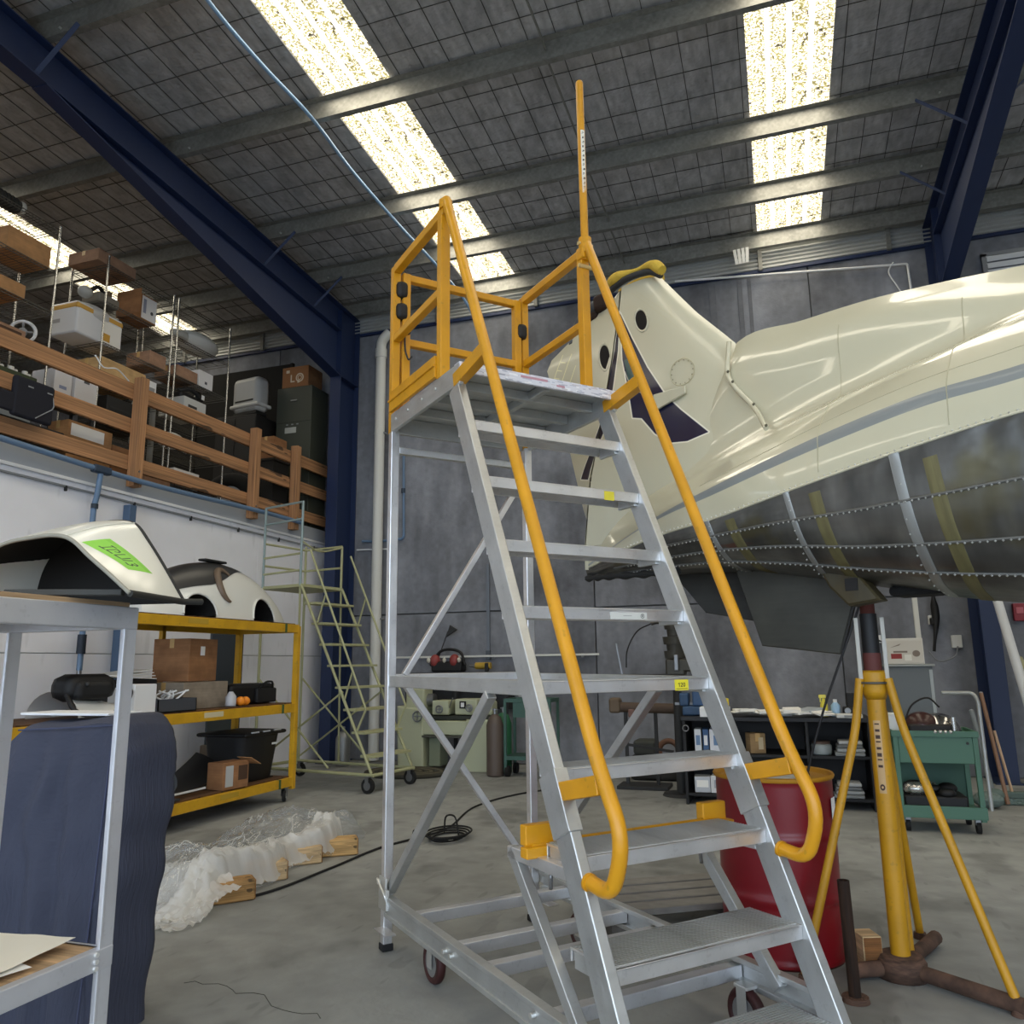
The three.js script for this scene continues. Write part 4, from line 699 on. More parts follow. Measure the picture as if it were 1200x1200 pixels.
// top tier: nacelle piece
{
  const N = thing('nacelle_cowl', 'white and black engine nacelle cowl with two round openings on the yellow rack', 'cowling', [-5.7, 1.952, -6.92]);
  const rows = [], rowsB = [], n = 40, m = 30, L = 1.1;
  const hgt = (t) => 0.62 * Math.pow(Math.sin(Math.PI * clamp(mix(0.035, 0.965, t))), 0.55) * mix(0.92, 1.0, t), wid = (t) => 0.36 * Math.pow(Math.sin(Math.PI * mix(0.06, 0.94, t)), 0.4);
  const S = (t, a) => [wid(t) * Math.cos(a) * (1 - 0.15 * Math.sin(a)), hgt(t) * Math.sin(a), mix(L, -L, t)];
  const split = 0.62, grid = (a0, a1, q) => { const g = []; for (let i = 0; i <= n; i++) { const r = []; for (let j = 0; j <= q; j++) r.push(S(i / n, mix(a0, a1, j / q))); g.push(r); } return g; };
  const solid = (() => { const g = []; for (let i = 0; i <= n; i++) { const r = []; for (let j = 0; j <= m; j++) r.push(S(i / n, Math.PI * j / m)); g.push(r); } const s = surf(g, true); const base = surf([0, 1].map((k) => g.map((r) => { const p = r[k ? m : 0]; return [p[0], 0, p[2]]; })), false); const caps = [0, n].map((i) => { const r = g[i]; return surf([r, r.map((p) => [p[0], 0, p[2]])], i === 0 ? false : true); }); return merge([s, base, ...caps]); })();
  const ev = new Evaluator(); ev.attributes = ['position', 'normal', 'uv']; const mW = PM(0xdfe0da, { roughness: 0.3, clearcoat: 0.5, side: THREE.DoubleSide }), mB = M(0x0d0d0e, 0.8);
  let a = new Brush(solid, mW); a.updateMatrixWorld();
  for (const [z, r] of [[0.5, 0.21], [-0.52, 0.23]]) { const h = new Brush(cyl(r, r * 0.9, 0.7, [0.30, 0.02, z], 32, 'x'), mB); h.updateMatrixWorld(); ev.useGroups = true; a = ev.evaluate(a, h, SUBTRACTION); a.updateMatrixWorld(); }
  a.name = 'white_shell'; a.castShadow = a.receiveShadow = true; N.add(a);
  mesh('black_top', surf((() => { const g = []; for (let i = 2; i <= n - 12; i++) { const r = []; for (let j = 0; j <= 14; j++) { const p = S(i / n, mix(split + 0.75 * sstep(14, 32, i), Math.PI * 0.97, j / 14)); r.push([p[0] * 1.012, p[1] * 1.012 + 0.001, p[2]]); } g.push(r); } return g; })(), true), M(0x2b2c2e, 0.35, 0, { side: THREE.DoubleSide }), N);
  for (const [z, r] of [[0.5, 0.21], [-0.52, 0.23]]) { const pts = []; for (let k = 0; k <= 24; k++) { const an = Math.PI * (k / 24) * 1.0, zz = z + r * Math.cos(an), yy = 0.02 + r * Math.sin(an); const t = (L - zz) / (2 * L), s = clamp(yy / hgt(t)), aa = Math.asin(s); pts.push(new THREE.Vector3(S(t, aa)[0] + 0.004, yy, zz)); } mesh('opening_rim', tubeThrough(pts, 0.012, 8), mW, N); }
  { const pts = []; for (let k = 0; k <= 20; k++) { const an = mix(-0.25, 0.95, k / 20) * Math.PI, zz = -0.46 - 0.17 * Math.cos(an) * 0 + 0.13 * Math.sin(an) + 0.52, yy = 0.34 + 0.17 * Math.cos(an); const t = (L - zz) / (2 * L), s = clamp(yy / hgt(t), 0, 0.99), aa = Math.asin(s); pts.push(new THREE.Vector3(S(t, aa)[0] + 0.012, yy, zz)); } mesh('intake_lip', tubeThrough(pts, (t) => 0.012 + 0.028 * Math.sin(Math.PI * t), 8), M(0x6b5a4a, 0.5), N); }
  mesh('hatch', box(0.1, 0.025, 0.34, 0.008, [0.02, 0.618, 0.0]), M(0x19191a, 0.7), N);
}
// middle tier
carton('cardboard_box', 'brown cardboard box with torn flaps stacked on a grey box, yellow rack middle shelf', 'box', [0.42, 0.42, 0.45], [-5.78, 1.327, -6.72], 4, card2, { label: [0.07, 0.09, 0.02, 0.3, mPaper, 'x'] });
carton('grey_box', 'grey-beige cardboard box under the brown box on the yellow rack', 'box', [0.46, 0.26, 0.7], [-5.74, 1.061, -6.72], 3, card5);
{
  const b = thing('tool_bag', 'long black tool bag lying on the right of the yellow rack middle shelf', 'bag', [-5.72, 1.061, -7.55], 0);
  mesh('bag_body', box(0.36, 0.22, 0.78, 0.05, [0, 0.112, 0]), mBlack, b); mesh('front_pouch', box(0.05, 0.16, 0.36, 0.02, [0.195, 0.09, -0.18]), M(0x18191c, 0.7), b); mesh('handle', pipe([[0.2, 0.17, -0.06], [0.24, 0.24, -0.12], [0.24, 0.24, -0.24], [0.2, 0.17, -0.3]], 0.012, 0.04, 8), mRubber, b); mesh('buckle', box(0.012, 0.03, 0.05, 0.003, [0.185, 0.2, -0.33]), mZinc, b);
  const o = thing('spray_bottle', 'small bottle with a bright orange cap lying on the yellow rack shelf', 'bottle', [-5.42, 1.062, -7.0], 0);
  mesh('bottle_body', lathe([[0, 0], [0.05, 0], [0.055, 0.02], [0.055, 0.1], [0.02, 0.15], [0, 0.15]], 18).translate(0, 0.002, 0), M(0xb9bcc4, 0.4), o);
  for (const [z, r] of [[-0.12, 0.05], [-0.2, 0.048]]) mesh('orange_cap', ball(r, [0.03, r + 0.002, z], 1, 0.95, 1, 14), M(0xe88a1c, 0.5), o);
  const t = thing('parts_tray', 'grey metal tray of white cable ends on the yellow rack', 'tray', [-5.46, 1.062, -6.135], 0);
  mesh('tray_pan', merge([box(0.26, 0.01, 0.5, 0, [0, 0.006, 0]), box(0.01, 0.12, 0.5, 0, [0.125, 0.06, 0]), box(0.01, 0.12, 0.5, 0, [-0.125, 0.06, 0]), box(0.26, 0.12, 0.01, 0, [0, 0.06, 0.245]), box(0.26, 0.12, 0.01, 0, [0, 0.06, -0.245])]), M(0x55585f, 0.4, 0.4), t);
  for (let i = 0; i < 9; i++) mesh('cable_end', spline([[rnd(-.08, .08), 0.05, rnd(-.2, .2)], [rnd(-.06, .06), 0.14, rnd(-.2, .2)], [rnd(-.08, .08), 0.19, rnd(-.2, .2)]], 0.009, 12, 5), mWhite, t);
  const w = thing('white_box', 'small white box with a yellow knob at the end of the yellow rack shelf', 'box', [-5.5, 1.062, -5.75], 0);
  mesh('box_body', box(0.3, 0.26, 0.26, 0.01, [0, 0.132, 0]), mWhite, w); mesh('knob', ball(0.05, [0.12, 0.06, -0.18], 1, 1, 1, 12), M(0xd8a63a, 0.5), w);
  const d = thing('document_stack', 'loose stack of pale documents on a black case on the yellow rack', 'papers', [-5.86, 1.061, -5.95], 0);
  mesh('black_case', box(0.4, 0.3, 0.55, 0.02, [0, 0.152, 0]), mBlack, d); for (let i = 0; i < 4; i++) mesh('paper', box(0.32, 0.008, 0.5, 0.002).rotateX(0.05 * i - 0.05).translate(0.05, 0.315 + i * 0.016, 0.02 * i), mPaper, d);
  // black waist pouch on a white fairing, on the same shelf further left
  const f = thing('white_fairing', 'white curved fairing lying on the left end of the yellow rack', 'fairing', [-5.62, 1.061, -5.32], 0);
  mesh('fairing_shell', surf(Array.from({ length: 13 }, (_, i) => Array.from({ length: 21 }, (_, j) => { const a = Math.PI * i / 12, t = j / 20; return [0.28 * Math.cos(a), 0.004 + (0.1 + 0.12 * (1 - t)) * Math.sin(a), mix(0.28, -0.28, t)]; }))), M(0xe2e2de, 0.35, 0, { side: THREE.DoubleSide }), f);
  const p = thing('waist_pouch', 'black waist pouch with hanging straps slumped on a white fairing behind the rack post', 'bag', [-5.5, 1.12, -5.22], 0);
  mesh('pouch_body', box(0.26, 0.22, 0.5, 0.09, [0, 0.19, 0]), mBlack, p); mesh('pouch_pocket', box(0.1, 0.15, 0.36, 0.05, [0.11, 0.17, 0.02]), M(0x17181a, 0.75), p);
  mesh('strap', spline([[0.06, 0.2, -0.24], [0.14, 0.16, -0.36], [0.18, 0.06, -0.3], [0.2, -0.02, -0.12]], 0.014, 30, 6), mBlack, p); mesh('strap', spline([[0.06, 0.14, 0.22], [0.16, 0.02, 0.22], [0.2, -0.03, 0.1], [0.24, -0.03, 0.0]], 0.02, 30, 6), mBlack, p); mesh('zip_pull', ball(0.02, [0.16, 0.22, 0.12], 1, 1, 1, 10), mDark, p);
}
// bottom tier
{
  const b = thing('storage_tub', 'big black plastic storage tub on the bottom of the yellow rack', 'tub', [-5.72, 0.261, -7.62], 0);
  const tub = (w0, w1, d0, d1, h) => { const rows = []; for (const [s, y] of [[0, 0], [1, h]]) { const r = []; for (let k = 0; k <= 32; k++) { const a = k / 32 * Math.PI * 2, q = (v) => Math.sign(v) * Math.pow(Math.abs(v), 0.45); r.push([q(Math.cos(a)) * mix(w0, w1, s), y, q(Math.sin(a)) * mix(d0, d1, s)]); } rows.push(r); } return surf(rows); };
  mesh('tub_wall', tub(0.25, 0.3, 0.27, 0.34, 0.47), M(0x101113, 0.5, 0, { side: THREE.DoubleSide }), b); mesh('tub_base', box(0.48, 0.01, 0.52, 0.004, [0, 0.006, 0]), mBlack, b);
  mesh('lid', box(0.64, 0.04, 0.74, 0.02, [0, 0.49, 0]), mBlack, b); for (const z of [-0.2, 0, 0.2]) mesh('lid_clip', box(0.02, 0.015, 0.12, 0.004, [0.31, 0.512, z]), M(0xb8bcc2, 0.5), b); mesh('tub_label', box(0.004, 0.02, 0.08, 0, [0.3, 0.37, -0.16]), mWhite, b); mesh('grip', box(0.1, 0.06, 0.06, 0.02, [0.02, 0.46, -0.38]), mBlack, b);
  const c = carton('open_carton', 'small open brown carton with a grey label on the rack bottom shelf', 'box', [0.22, 0.26, 0.34], [-5.42, 0.262, -7.02], -8, card2, { tape: false });
  const fl = mesh('flap', box(0.2, 0.005, 0.16, 0.001), card1, c); fl.position.set(0.06, 0.25, -0.22); fl.rotation.x = -0.5; mesh('grey_label', box(0.002, 0.2, 0.1, 0, [0.1115, 0.13, 0.09]), M(0xb4b6b4, 0.6), c); mesh('open_side', box(0.004, 0.14, 0.12, 0, [0.1115, 0.15, -0.09]), M(0x4a3424, 0.9), c);
  const s = thing('black_shroud', 'black moulded panel leaning against the tub on the rack bottom', 'panel', [-5.82, 0.262, -6.75], 0);
  mesh('panel_sheet', surf(Array.from({ length: 9 }, (_, i) => Array.from({ length: 13 }, (_, j) => { const u = i / 8, v = j / 12; return [mix(-0.2, 0.25, u), 0.004 + 0.3 * v * v * (1 - 0.5 * u) + 0.01 * (1 + Math.sin(u * 6)), mix(0.4, -0.5, v)]; }))), M(0x0f0f10, 0.6, 0, { side: THREE.DoubleSide }), s); mesh('panel_edge', spline([[0.25, 0.012, 0.5], [0.25, 0.02, 0.0], [0.25, 0.15, -0.48]], 0.008, 20, 6), mDark, s);
  const d = thing('duct_part', 'dark curved duct part with a pale rod lying on the rack bottom', 'duct', [-5.45, 0.262, -6.2], 0);
  mesh('duct_body', lathe([[0.05, 0], [0.11, 0.05], [0.13, 0.14], [0.12, 0.2], [0.115, 0.2], [0.12, 0.14], [0.1, 0.06], [0.045, 0.01]], 24).rotateZ(-1.1).translate(-0.05, 0.12, 0.15), M(0x54585c, 0.4, 0.2, { side: THREE.DoubleSide }), d); mesh('rod', bar([0.05, 0.05, 0.0], [0.02, 0.05, -0.5], 0.018, 0.018), mWhite, d); mesh('duct_flange', box(0.24, 0.02, 0.3, 0.008, [0, 0.012, 0.1]), mDark, d);
  const w = thing('curved_fairing', 'pale curved fairing at the back of the rack bottom shelf', 'panel', [-5.92, 0.262, -6.1], 0);
  mesh('panel_sheet', surf(Array.from({ length: 9 }, (_, i) => Array.from({ length: 13 }, (_, j) => { const u = i / 8, v = j / 12; return [mix(-0.1, 0.12, u * u), mix(0.42, 0.012, u), mix(0.5, -0.4, v) - 0.1 * u]; }))), M(0xd6d8dc, 0.4, 0, { side: THREE.DoubleSide }), w); mesh('panel_lip', spline([[0.12, 0.02, 0.4], [0.14, 0.03, 0.0], [0.12, 0.02, -0.48]], 0.014, 16, 6), mWhite, w);
}
// ---------------------------------------------------------------- plastic sheeting over timber blocks, cord
{
  const spots = [[-3.47, -4.53, 0.34, 10], [-3.53, -5.03, 0.27, 14], [-3.55, -5.52, 0.26, 4], [-3.44, -5.84, 0.30, -14]], names = ['nearest', 'second', 'third', 'farthest'];
  const looks = ['brown timber block with rounded end, nearest the camera under the plastic sheet', 'tan timber block next after the nearest, half under plastic', 'two-tone timber block in the middle of the row under plastic', 'pale fresh-cut timber block at the far end of the plastic sheet'];
  spots.forEach(([x, z, l, r], i) => { const b = thing('timber_block', looks[i], 'timber', [x, 0, z], 42 + r * 0.5, 'timber blocks under the plastic sheet'); mesh('block_body', box(l, 0.125, 0.16, 0.012, [0, 0.0635, 0]), [M(0xd2bc98, 0.85, 0, { map: blockMap }), mBlockWood, mBlockWood, M(0xfff0d0, 0.85, 0, { map: blockMap })][i], b); mesh('end_grain', box(0.004, 0.115, 0.15, 0.001, [l / 2 + 0.001, 0.0635, 0]), M(0xb89468, 0.9, 0, { map: blockMap }), b); });
  const pl = thing('timber_plank', 'thin timber plank under the row of blocks', 'timber', [-3.62, 0, -4.95], 4); mesh('plank_board', box(0.1, 0.012, 1.1, 0.003, [0.02, 0.0065, 0.1]), mBlockWood, pl); mesh('plank_edge', box(0.006, 0.012, 1.1, 0, [0.072, 0.0065, 0.1]), M(0xa89070, 0.9), pl);
  const S = thing('plastic_sheet', 'crumpled clear plastic sheet draped over the timber blocks on the floor', 'plastic sheet', [0, 0, 0]);
  const rows = [], n = 90, m = 60;
  for (let i = 0; i <= n; i++) { const r = []; for (let j = 0; j <= m; j++) {
    const u = i / n, v = j / m, z = mix(-3.95, -6.55, u), xe = mix(-3.42, -3.50, u) + 0.05 * Math.sin(u * 21) - 0.1 * sstep(0.85, 1, u), xw = mix(-4.25, -4.6, u), x = mix(xe, xw, v);
    let y = 0.36 * Math.pow(Math.sin(Math.PI * clamp(mix(0.02, 0.9, v))), 0.8) * sstep(0.0, 0.3, u) * (1 - 0.55 * sstep(0.75, 1, u)) * (0.75 + 0.35 * Math.sin(u * 7 + 1));
    y += 0.13 * sstep(0, 0.07, v) * (1 - sstep(0.1, 0.3, v)) * sstep(0.1, 0.22, u) * (1 - sstep(0.88, 1, u));
    const wr = fbm(u, v, 9, 5, 3, 411) - 0.5, w2 = Math.abs(fbm(u + v * 0.2, v, 16, 6, 3, 412) - 0.5), w3 = Math.abs(fbm(u, v, 26, 22, 2, 413) - 0.5); y = Math.max(0.006 + w3 * 0.03, y + wr * 0.07 - w2 * 0.2 * (0.35 + y * 2.2) + w3 * 0.07); 
    r.push([x + wr * 0.06, y, z + w2 * 0.05]); } rows.push(r); }
  const film = PM(0xf6f8fa, { transmission: 0.9, thickness: 0, roughness: 0.08, ior: 1.35, specularIntensity: 1, side: THREE.DoubleSide });
  const g = surf(rows, true); mesh('clear_film', g, film, S);
  // gathered hem: denser, milkier folds along the front edge and the near end
  const hem = PM(0xf8f8f6, { transmission: 0.64, thickness: 0, roughness: 0.4, side: THREE.DoubleSide });
  const hr = []; for (let i = 0; i <= 110; i++) { const r = []; for (let j = 0; j <= 16; j++) { const u = i / 110, v = j / 16, z = mix(-4.0, -6.1, u), b = rows[Math.min(n, Math.round((-3.95 - z) / 2.6 * n))][Math.round(v * 15)]; const k = Math.abs(fbm(u, v, 50, 4, 2, 421) - 0.5); r.push([b[0] + 0.012, b[1] + 0.012 + k * 0.06, z + k * 0.03]); } hr.push(r); }
  mesh('gathered_hem', surf(hr, true), hem, S);
  const nr = []; for (let i = 0; i <= 40; i++) { const r = []; for (let j = 0; j <= 40; j++) { const u = i / 40, v = j / 40, k = Math.abs(fbm(u, v, 10, 22, 3, 431) - 0.5); r.push([mix(-3.33, -4.1, v) + 0.04 * Math.sin(u * 6), 0.008 + 0.2 * sstep(0.2, 1, u) * Math.sin(Math.PI * mix(0.12, 0.9, v)) + k * 0.12, mix(-3.93, -4.55, u) + 0.14 * Math.pow(Math.abs(v - 0.35), 1.5)]); } nr.push(r); }
  mesh('trailing_end', surf(nr, true), hem, S);
  for (let q = 0; q < 46; q++) { // sharp creases in the film that catch the light
    const i0 = Math.floor(rnd(4, n - 16)), j0 = Math.floor(rnd(6, m - 4)), L2 = Math.floor(rnd(8, 22)), dj = rnd(-0.9, 0.5), pts = []; for (let k = 0; k <= L2; k++) { const i = clamp(Math.round(i0 + k * 0.8), 0, n), j = clamp(Math.round(j0 + k * dj + 1.5 * Math.sin(k * 0.4 + q)), 0, m), p = rows[i][j]; pts.push([p[0], p[1] + 0.004, p[2]]); }
    mesh('fold_line', spline(pts, (t) => 0.0005 + 0.0032 * Math.sin(Math.PI * t), 26, 5), hem, S);
  }
  const c = thing('extension_lead', 'long black cord snaking across the grey floor past the ladder', 'cord', [0, 0.011, 0]);
  mesh('cord_run', spline([[-3.55, 0, -4.32], [-3.32, 0, -4.7], [-3.24, 0, -5.4], [-3.2, 0, -6.1], [-3.08, 0, -6.5], [-2.98, 0, -6.9], [-3.14, 0, -8.1], [-2.9, 0, -9.05], [-2.2, 0, -9.9]], 0.009, 90, 6), mRubber, c);
  for (let k = 0; k < 4; k++) mesh('cord_loop', spline(Array.from({ length: 14 }, (_, i) => { const a = i / 13 * 6.0 + k; return [-2.82 + (0.13 + 0.02 * k) * Math.cos(a), 0.004 + k * 0.014, -6.6 + (0.2 + 0.02 * k) * Math.sin(a)]; }), 0.008, 40, 6), mRubber, c);
  mesh('cord_loop', spline([[-2.9, 0.02, -6.7], [-2.86, 0.16, -6.65], [-2.76, 0.17, -6.6], [-2.7, 0.02, -6.55]], 0.008, 20, 6), mRubber, c); mesh('plug', cyl(0.03, 0.035, 0.09, [-3.05, 0.04, -6.5], 12, 'x'), mBlack, c);
}

// ---------------------------------------------------------------- mezzanine: timber railing, pipe, wire shelving and what is stored there
{
  const R = thing('timber_railing', 'orange-brown timber railing of square posts and three boards along the mezzanine edge', 'railing', [-7.06, 0, 0]);
  const ps = [-11.46, -10.35, -9.33, -7.13, -4.93, -2.73, -0.5, 1.7, 3.9];
  for (const z of ps) { const pg = box(0.12, 1.33, 0.12, 0.006, [0.03, 4.205, z]), pu = pg.attributes.uv; for (let k = 0; k < pu.count; k++) pu.setXY(k, pu.getY(k) * 0.6, pu.getX(k) * 2 + z); const p = mesh('railing_post', pg, mTimber, R); mesh('bolt', cyl(0.012, 0.012, 0.012, [0.096, 3.72, z], 8, 'x'), mSteel, p); }
  for (let i = 0; i < ps.length - 1; i++) for (const [y, h] of [[4.70, 0.19], [4.28, 0.17], [3.83, 0.17]]) {
    const g = box(0.045, h, ps[i + 1] - ps[i] - 0.004, 0.005, [-0.055, y, (ps[i] + ps[i + 1]) / 2]); const uv = g.attributes.uv; for (let k = 0; k < uv.count; k++) uv.setXY(k, uv.getX(k) * 0.6, uv.getY(k) * 2 + i * 0.3); mesh('board', g, mTimber, R);
  }
  const B = thing('air_pipe', 'pale blue air pipe along the mezzanine edge with a dropper down the white wall', 'pipe', [-6.925, 0, 0]);
  const pts = []; for (let z = 4.8; z > -11; z -= 0.8) pts.push([0, 3.625 + 0.03 * Math.sin(z * 1.1), z]);
  mesh('main_run', spline(pts, 0.032, 120, 10), mBluePipe, B);
  mesh('dropper', pipe([[0.0, 3.6, -6.55], [-0.03, 3.3, -6.55], [-0.06, 3.2, -6.55], [-0.06, 1.45, -6.55]], 0.03, 0.06, 10), mBluePipe, B);
  mesh('regulator', merge([cyl(0.045, 0.045, 0.2, [-0.06, 1.72, -6.55], 12), box(0.16, 0.05, 0.06, 0.01, [-0.04, 2.02, -6.55])]), M(0x1d2836, 0.6), B); mesh('valve_end', cyl(0.025, 0.025, 0.16, [-0.06, 1.4, -6.55], 10), mSteel, B); mesh('tee_fitting', box(0.08, 0.09, 0.24, 0.02, [0, 3.6, -6.55]), M(0x2c3c50, 0.6), B); mesh('pipe_clip', cyl(0.038, 0.038, 0.05, [-0.05, 3.2, -6.55], 12), M(0x26323f, 0.6), B);
}
const mWire = M(0x5c5b56, 0.6, 0.4);
const mChrome = M(0xc8c8c4, 0.25, 0.85);
function wireUnit(label, z0, z1, levels) {
  const S = thing('wire_shelving', label, 'shelving', [0, 0, 0], 0); const xf = -7.82, xb = -8.42;
  for (const x of [xf, xb]) for (const z of [z0, z1]) { mesh('shelf_post', cyl(0.0135, 0.0135, 3.05, [x, 5.13, z], 10), mChrome, S); mesh('post_cap', ball(0.018, [x, 6.66, z], 1, 1, 1, 8), mChrome, S); }
  for (const y of levels) {
    const l = []; for (const x of [xf, xb]) for (const dy of [0, -0.035]) l.push(box(0.007, 0.007, z1 - z0, 0, [x, y + dy, (z0 + z1) / 2]));
    for (const z of [z0, z1]) for (const dy of [0, -0.035]) l.push(box(xf - xb, 0.007, 0.007, 0, [(xf + xb) / 2, y + dy, z]));
    const n = Math.round((z1 - z0) / 0.045); for (let i = 1; i < n; i++) l.push(box(xf - xb, 0.004, 0.004, 0, [(xf + xb) / 2, y + 0.003, z0 + (z1 - z0) * i / n]));
    for (const x of [-8.02, -8.22]) l.push(box(0.006, 0.006, z1 - z0, 0, [x, y - 0.004, (z0 + z1) / 2]));
    for (let i = 0; i < n; i++) l.push(bar([xf, y + (i % 2 ? 0 : -0.035), z0 + (z1 - z0) * i / n], [xf, y + (i % 2 ? -0.035 : 0), z0 + (z1 - z0) * (i + 1) / n], 0.003, 0.003, 0));
    mesh('wire_shelf', merge(l), mWire, S);
  }
  return S;
}
wireUnit('chrome wire shelving unit at the far left of the mezzanine', -6.5, -4.9, [6.62, 6.08, 5.57, 5.05, 4.5, 3.95].map((y) => y));
wireUnit('chrome wire shelving unit in the middle of the mezzanine', -8.4, -7.23, [6.55, 6.05, 5.5, 5.0, 4.5, 3.95]);
wireUnit('chrome wire shelving unit at the far right of the mezzanine, near the steel column', -9.62, -8.5, [6.62, 6.08, 5.52, 5.0, 4.5, 3.95]);
const mezz = (name, label, size, pos, mat, o = {}) => carton(name, label, o.cat || 'box', size, pos, o.turn || 0, mat, o);
// size: x (depth), y, z (along the railing)
{
  const t = thing('wrapped_coil', 'dark coiled tube roll with a pale end on the top left wire shelf', 'coil', [-8.05, 6.645, -5.5]);
  mesh('coil_core', cyl(0.085, 0.085, 1.2, [0, 0.09, 0], 18, 'z'), M(0x33332f, 0.6), t); for (let i = 0; i < 22; i++) mesh('coil_ring', new THREE.TorusGeometry(0.088, 0.01, 6, 18).translate(0, 0.09, -0.55 + i * 0.05), mDark, t); mesh('pale_end', ball(0.085, [0, 0.1, -0.64], 1, 1, 0.7), M(0xc8c8c0, 0.4), t);
}
mezz('carton_box', 'long plain brown carton on the second wire shelf from the top, far left', [0.42, 0.27, 0.55], [-8.08, 6.10, -6.17], card1, { tape: false });
mezz('carton_box', 'flat brown carton lying at the left frame edge on the third wire shelf', [0.4, 0.16, 0.7], [-8.06, 5.59, -5.82], card1, {});
mezz('carton_box', 'brown carton with dark printing just above the timber rail at far left', [0.4, 0.15, 0.7], [-8.06, 5.07, -5.88], card4, { label: [0.4, 0.07, -0.1, 0.08, M(0x4a3426, 0.8), 'x'] });
{
  const f = thing('desk_fan', 'round pale fan head standing at the end of the far left wire shelf', 'fan', [-8.1, 5.07, -6.38]);
  mesh('fan_ring', new THREE.TorusGeometry(0.13, 0.02, 8, 24).rotateY(0.7).translate(0, 0.25, 0), mWhite, f); mesh('fan_hub', ball(0.05, [0, 0.25, 0], 1, 1, 1, 12), mGrey, f); for (let k = 0; k < 4; k++) mesh('fan_blade', box(0.09, 0.02, 0.05, 0.004, [0.06, 0, 0]).rotateZ(k * 1.571).rotateY(0.7).translate(0, 0.25, 0), mGrey, f); mesh('fan_base', cyl(0.07, 0.09, 0.1, [0, 0.051, 0], 16), mGrey, f); mesh('fan_neck', cyl(0.02, 0.02, 0.06, [0, 0.12, 0], 10), mGrey, f);
  const t = thing('parts_crate', 'dark green crate of small pale parts on the left shelf behind the railing', 'crate', [-8.08, 4.52, -6.15]);
  mesh('crate_body', box(0.4, 0.22, 0.6, 0.01, [0, 0.112, 0]), M(0x3d4a34, 0.7), t); for (let i = 0; i < 7; i++) mesh('small_part', cyl(0.03, 0.03, 0.05, [0.1 + 0.05 * (i % 2), 0.245, -0.26 + i * 0.085], 10), mWhite, t);
  mezz('storage_box', 'blue-grey storage box under the green crate', [0.42, 0.3, 0.62], [-8.08, 4.19, -6.1], M(0x7f8890, 0.6), { tape: false, label: [0.2, 0.1, 0, 0.2, mPaper, 'x'] });
}
mezz('archive_box', 'white archive box with faint writing, left one of the pair behind the railing', [0.36, 0.33, 0.24], [-8.0, 4.607, -6.74], M(0xd8d8dc, 0.8), { tape: false, label: [0.1, 0.04, 0, 0.12, M(0x8a94b4, 0.8), 'x'] });
mezz('archive_box', 'white archive box with a cut-out handle, right one of the pair behind the railing', [0.36, 0.36, 0.32], [-7.98, 4.607, -7.05], M(0xdadade, 0.8), { tape: false, label: [0.08, 0.03, 0, 0.28, M(0x55575c, 0.8), 'x'] });
{ const st = thing('stand_table', 'low steel stand carrying the two white archive boxes', 'stand', [-7.98, 3.59, -6.89]); mesh('stand_top', box(0.4, 0.03, 0.64, 0.004, [0, 0.985, 0]), mDark, st); for (const x of [-0.17, 0.17]) for (const z of [-0.29, 0.29]) mesh('leg', box(0.03, 0.968, 0.03, 0.003, [x, 0.485, z]), mDark, st); }
mezz('carton_box', 'large brown carton with a white printed band behind the lower rails', [0.3, 0.62, 0.62], [-7.52, 3.59, -6.78], card1, { label: [0.46, 0.14, 0.04, 0.52, mPaper, 'x'] });
mezz('carton_box', 'small brown carton right of the white-banded carton behind the lower rails', [0.3, 0.5, 0.3], [-7.55, 3.59, -7.28], card2, { label: [0.1, 0.12, 0, 0.35, M(0xc8a868, 0.7), 'x'] });
{
  const b = thing('navy_bag', 'dark navy padded bag hung over the timber rail at far left', 'bag', [-6.995, 0, -5.6]);
  mesh('bag_pad', box(0.07, 0.42, 0.46, 0.035, [0.02, 4.12, -0.08]), M(0x10121f, 0.85), b); mesh('bag_side', box(0.05, 0.2, 0.3, 0.025, [0.02, 4.04, 0.26]), M(0x10121f, 0.85), b); mesh('strap', pipe([[0.03, 4.3, -0.28], [0.065, 4.1, -0.3], [0.06, 3.94, -0.1]], 0.006, 0.05, 6), mGrey, b); for (const z of [-0.24, -0.02]) mesh('tab', box(0.004, 0.014, 0.06, 0.001, [0.057, 4.24, z]), mGrey, b);
}
mezz('carton_box', 'shallow brown carton on top of the middle wire shelving unit', [0.5, 0.16, 0.62], [-8.12, 6.57, -7.42], card4, {});
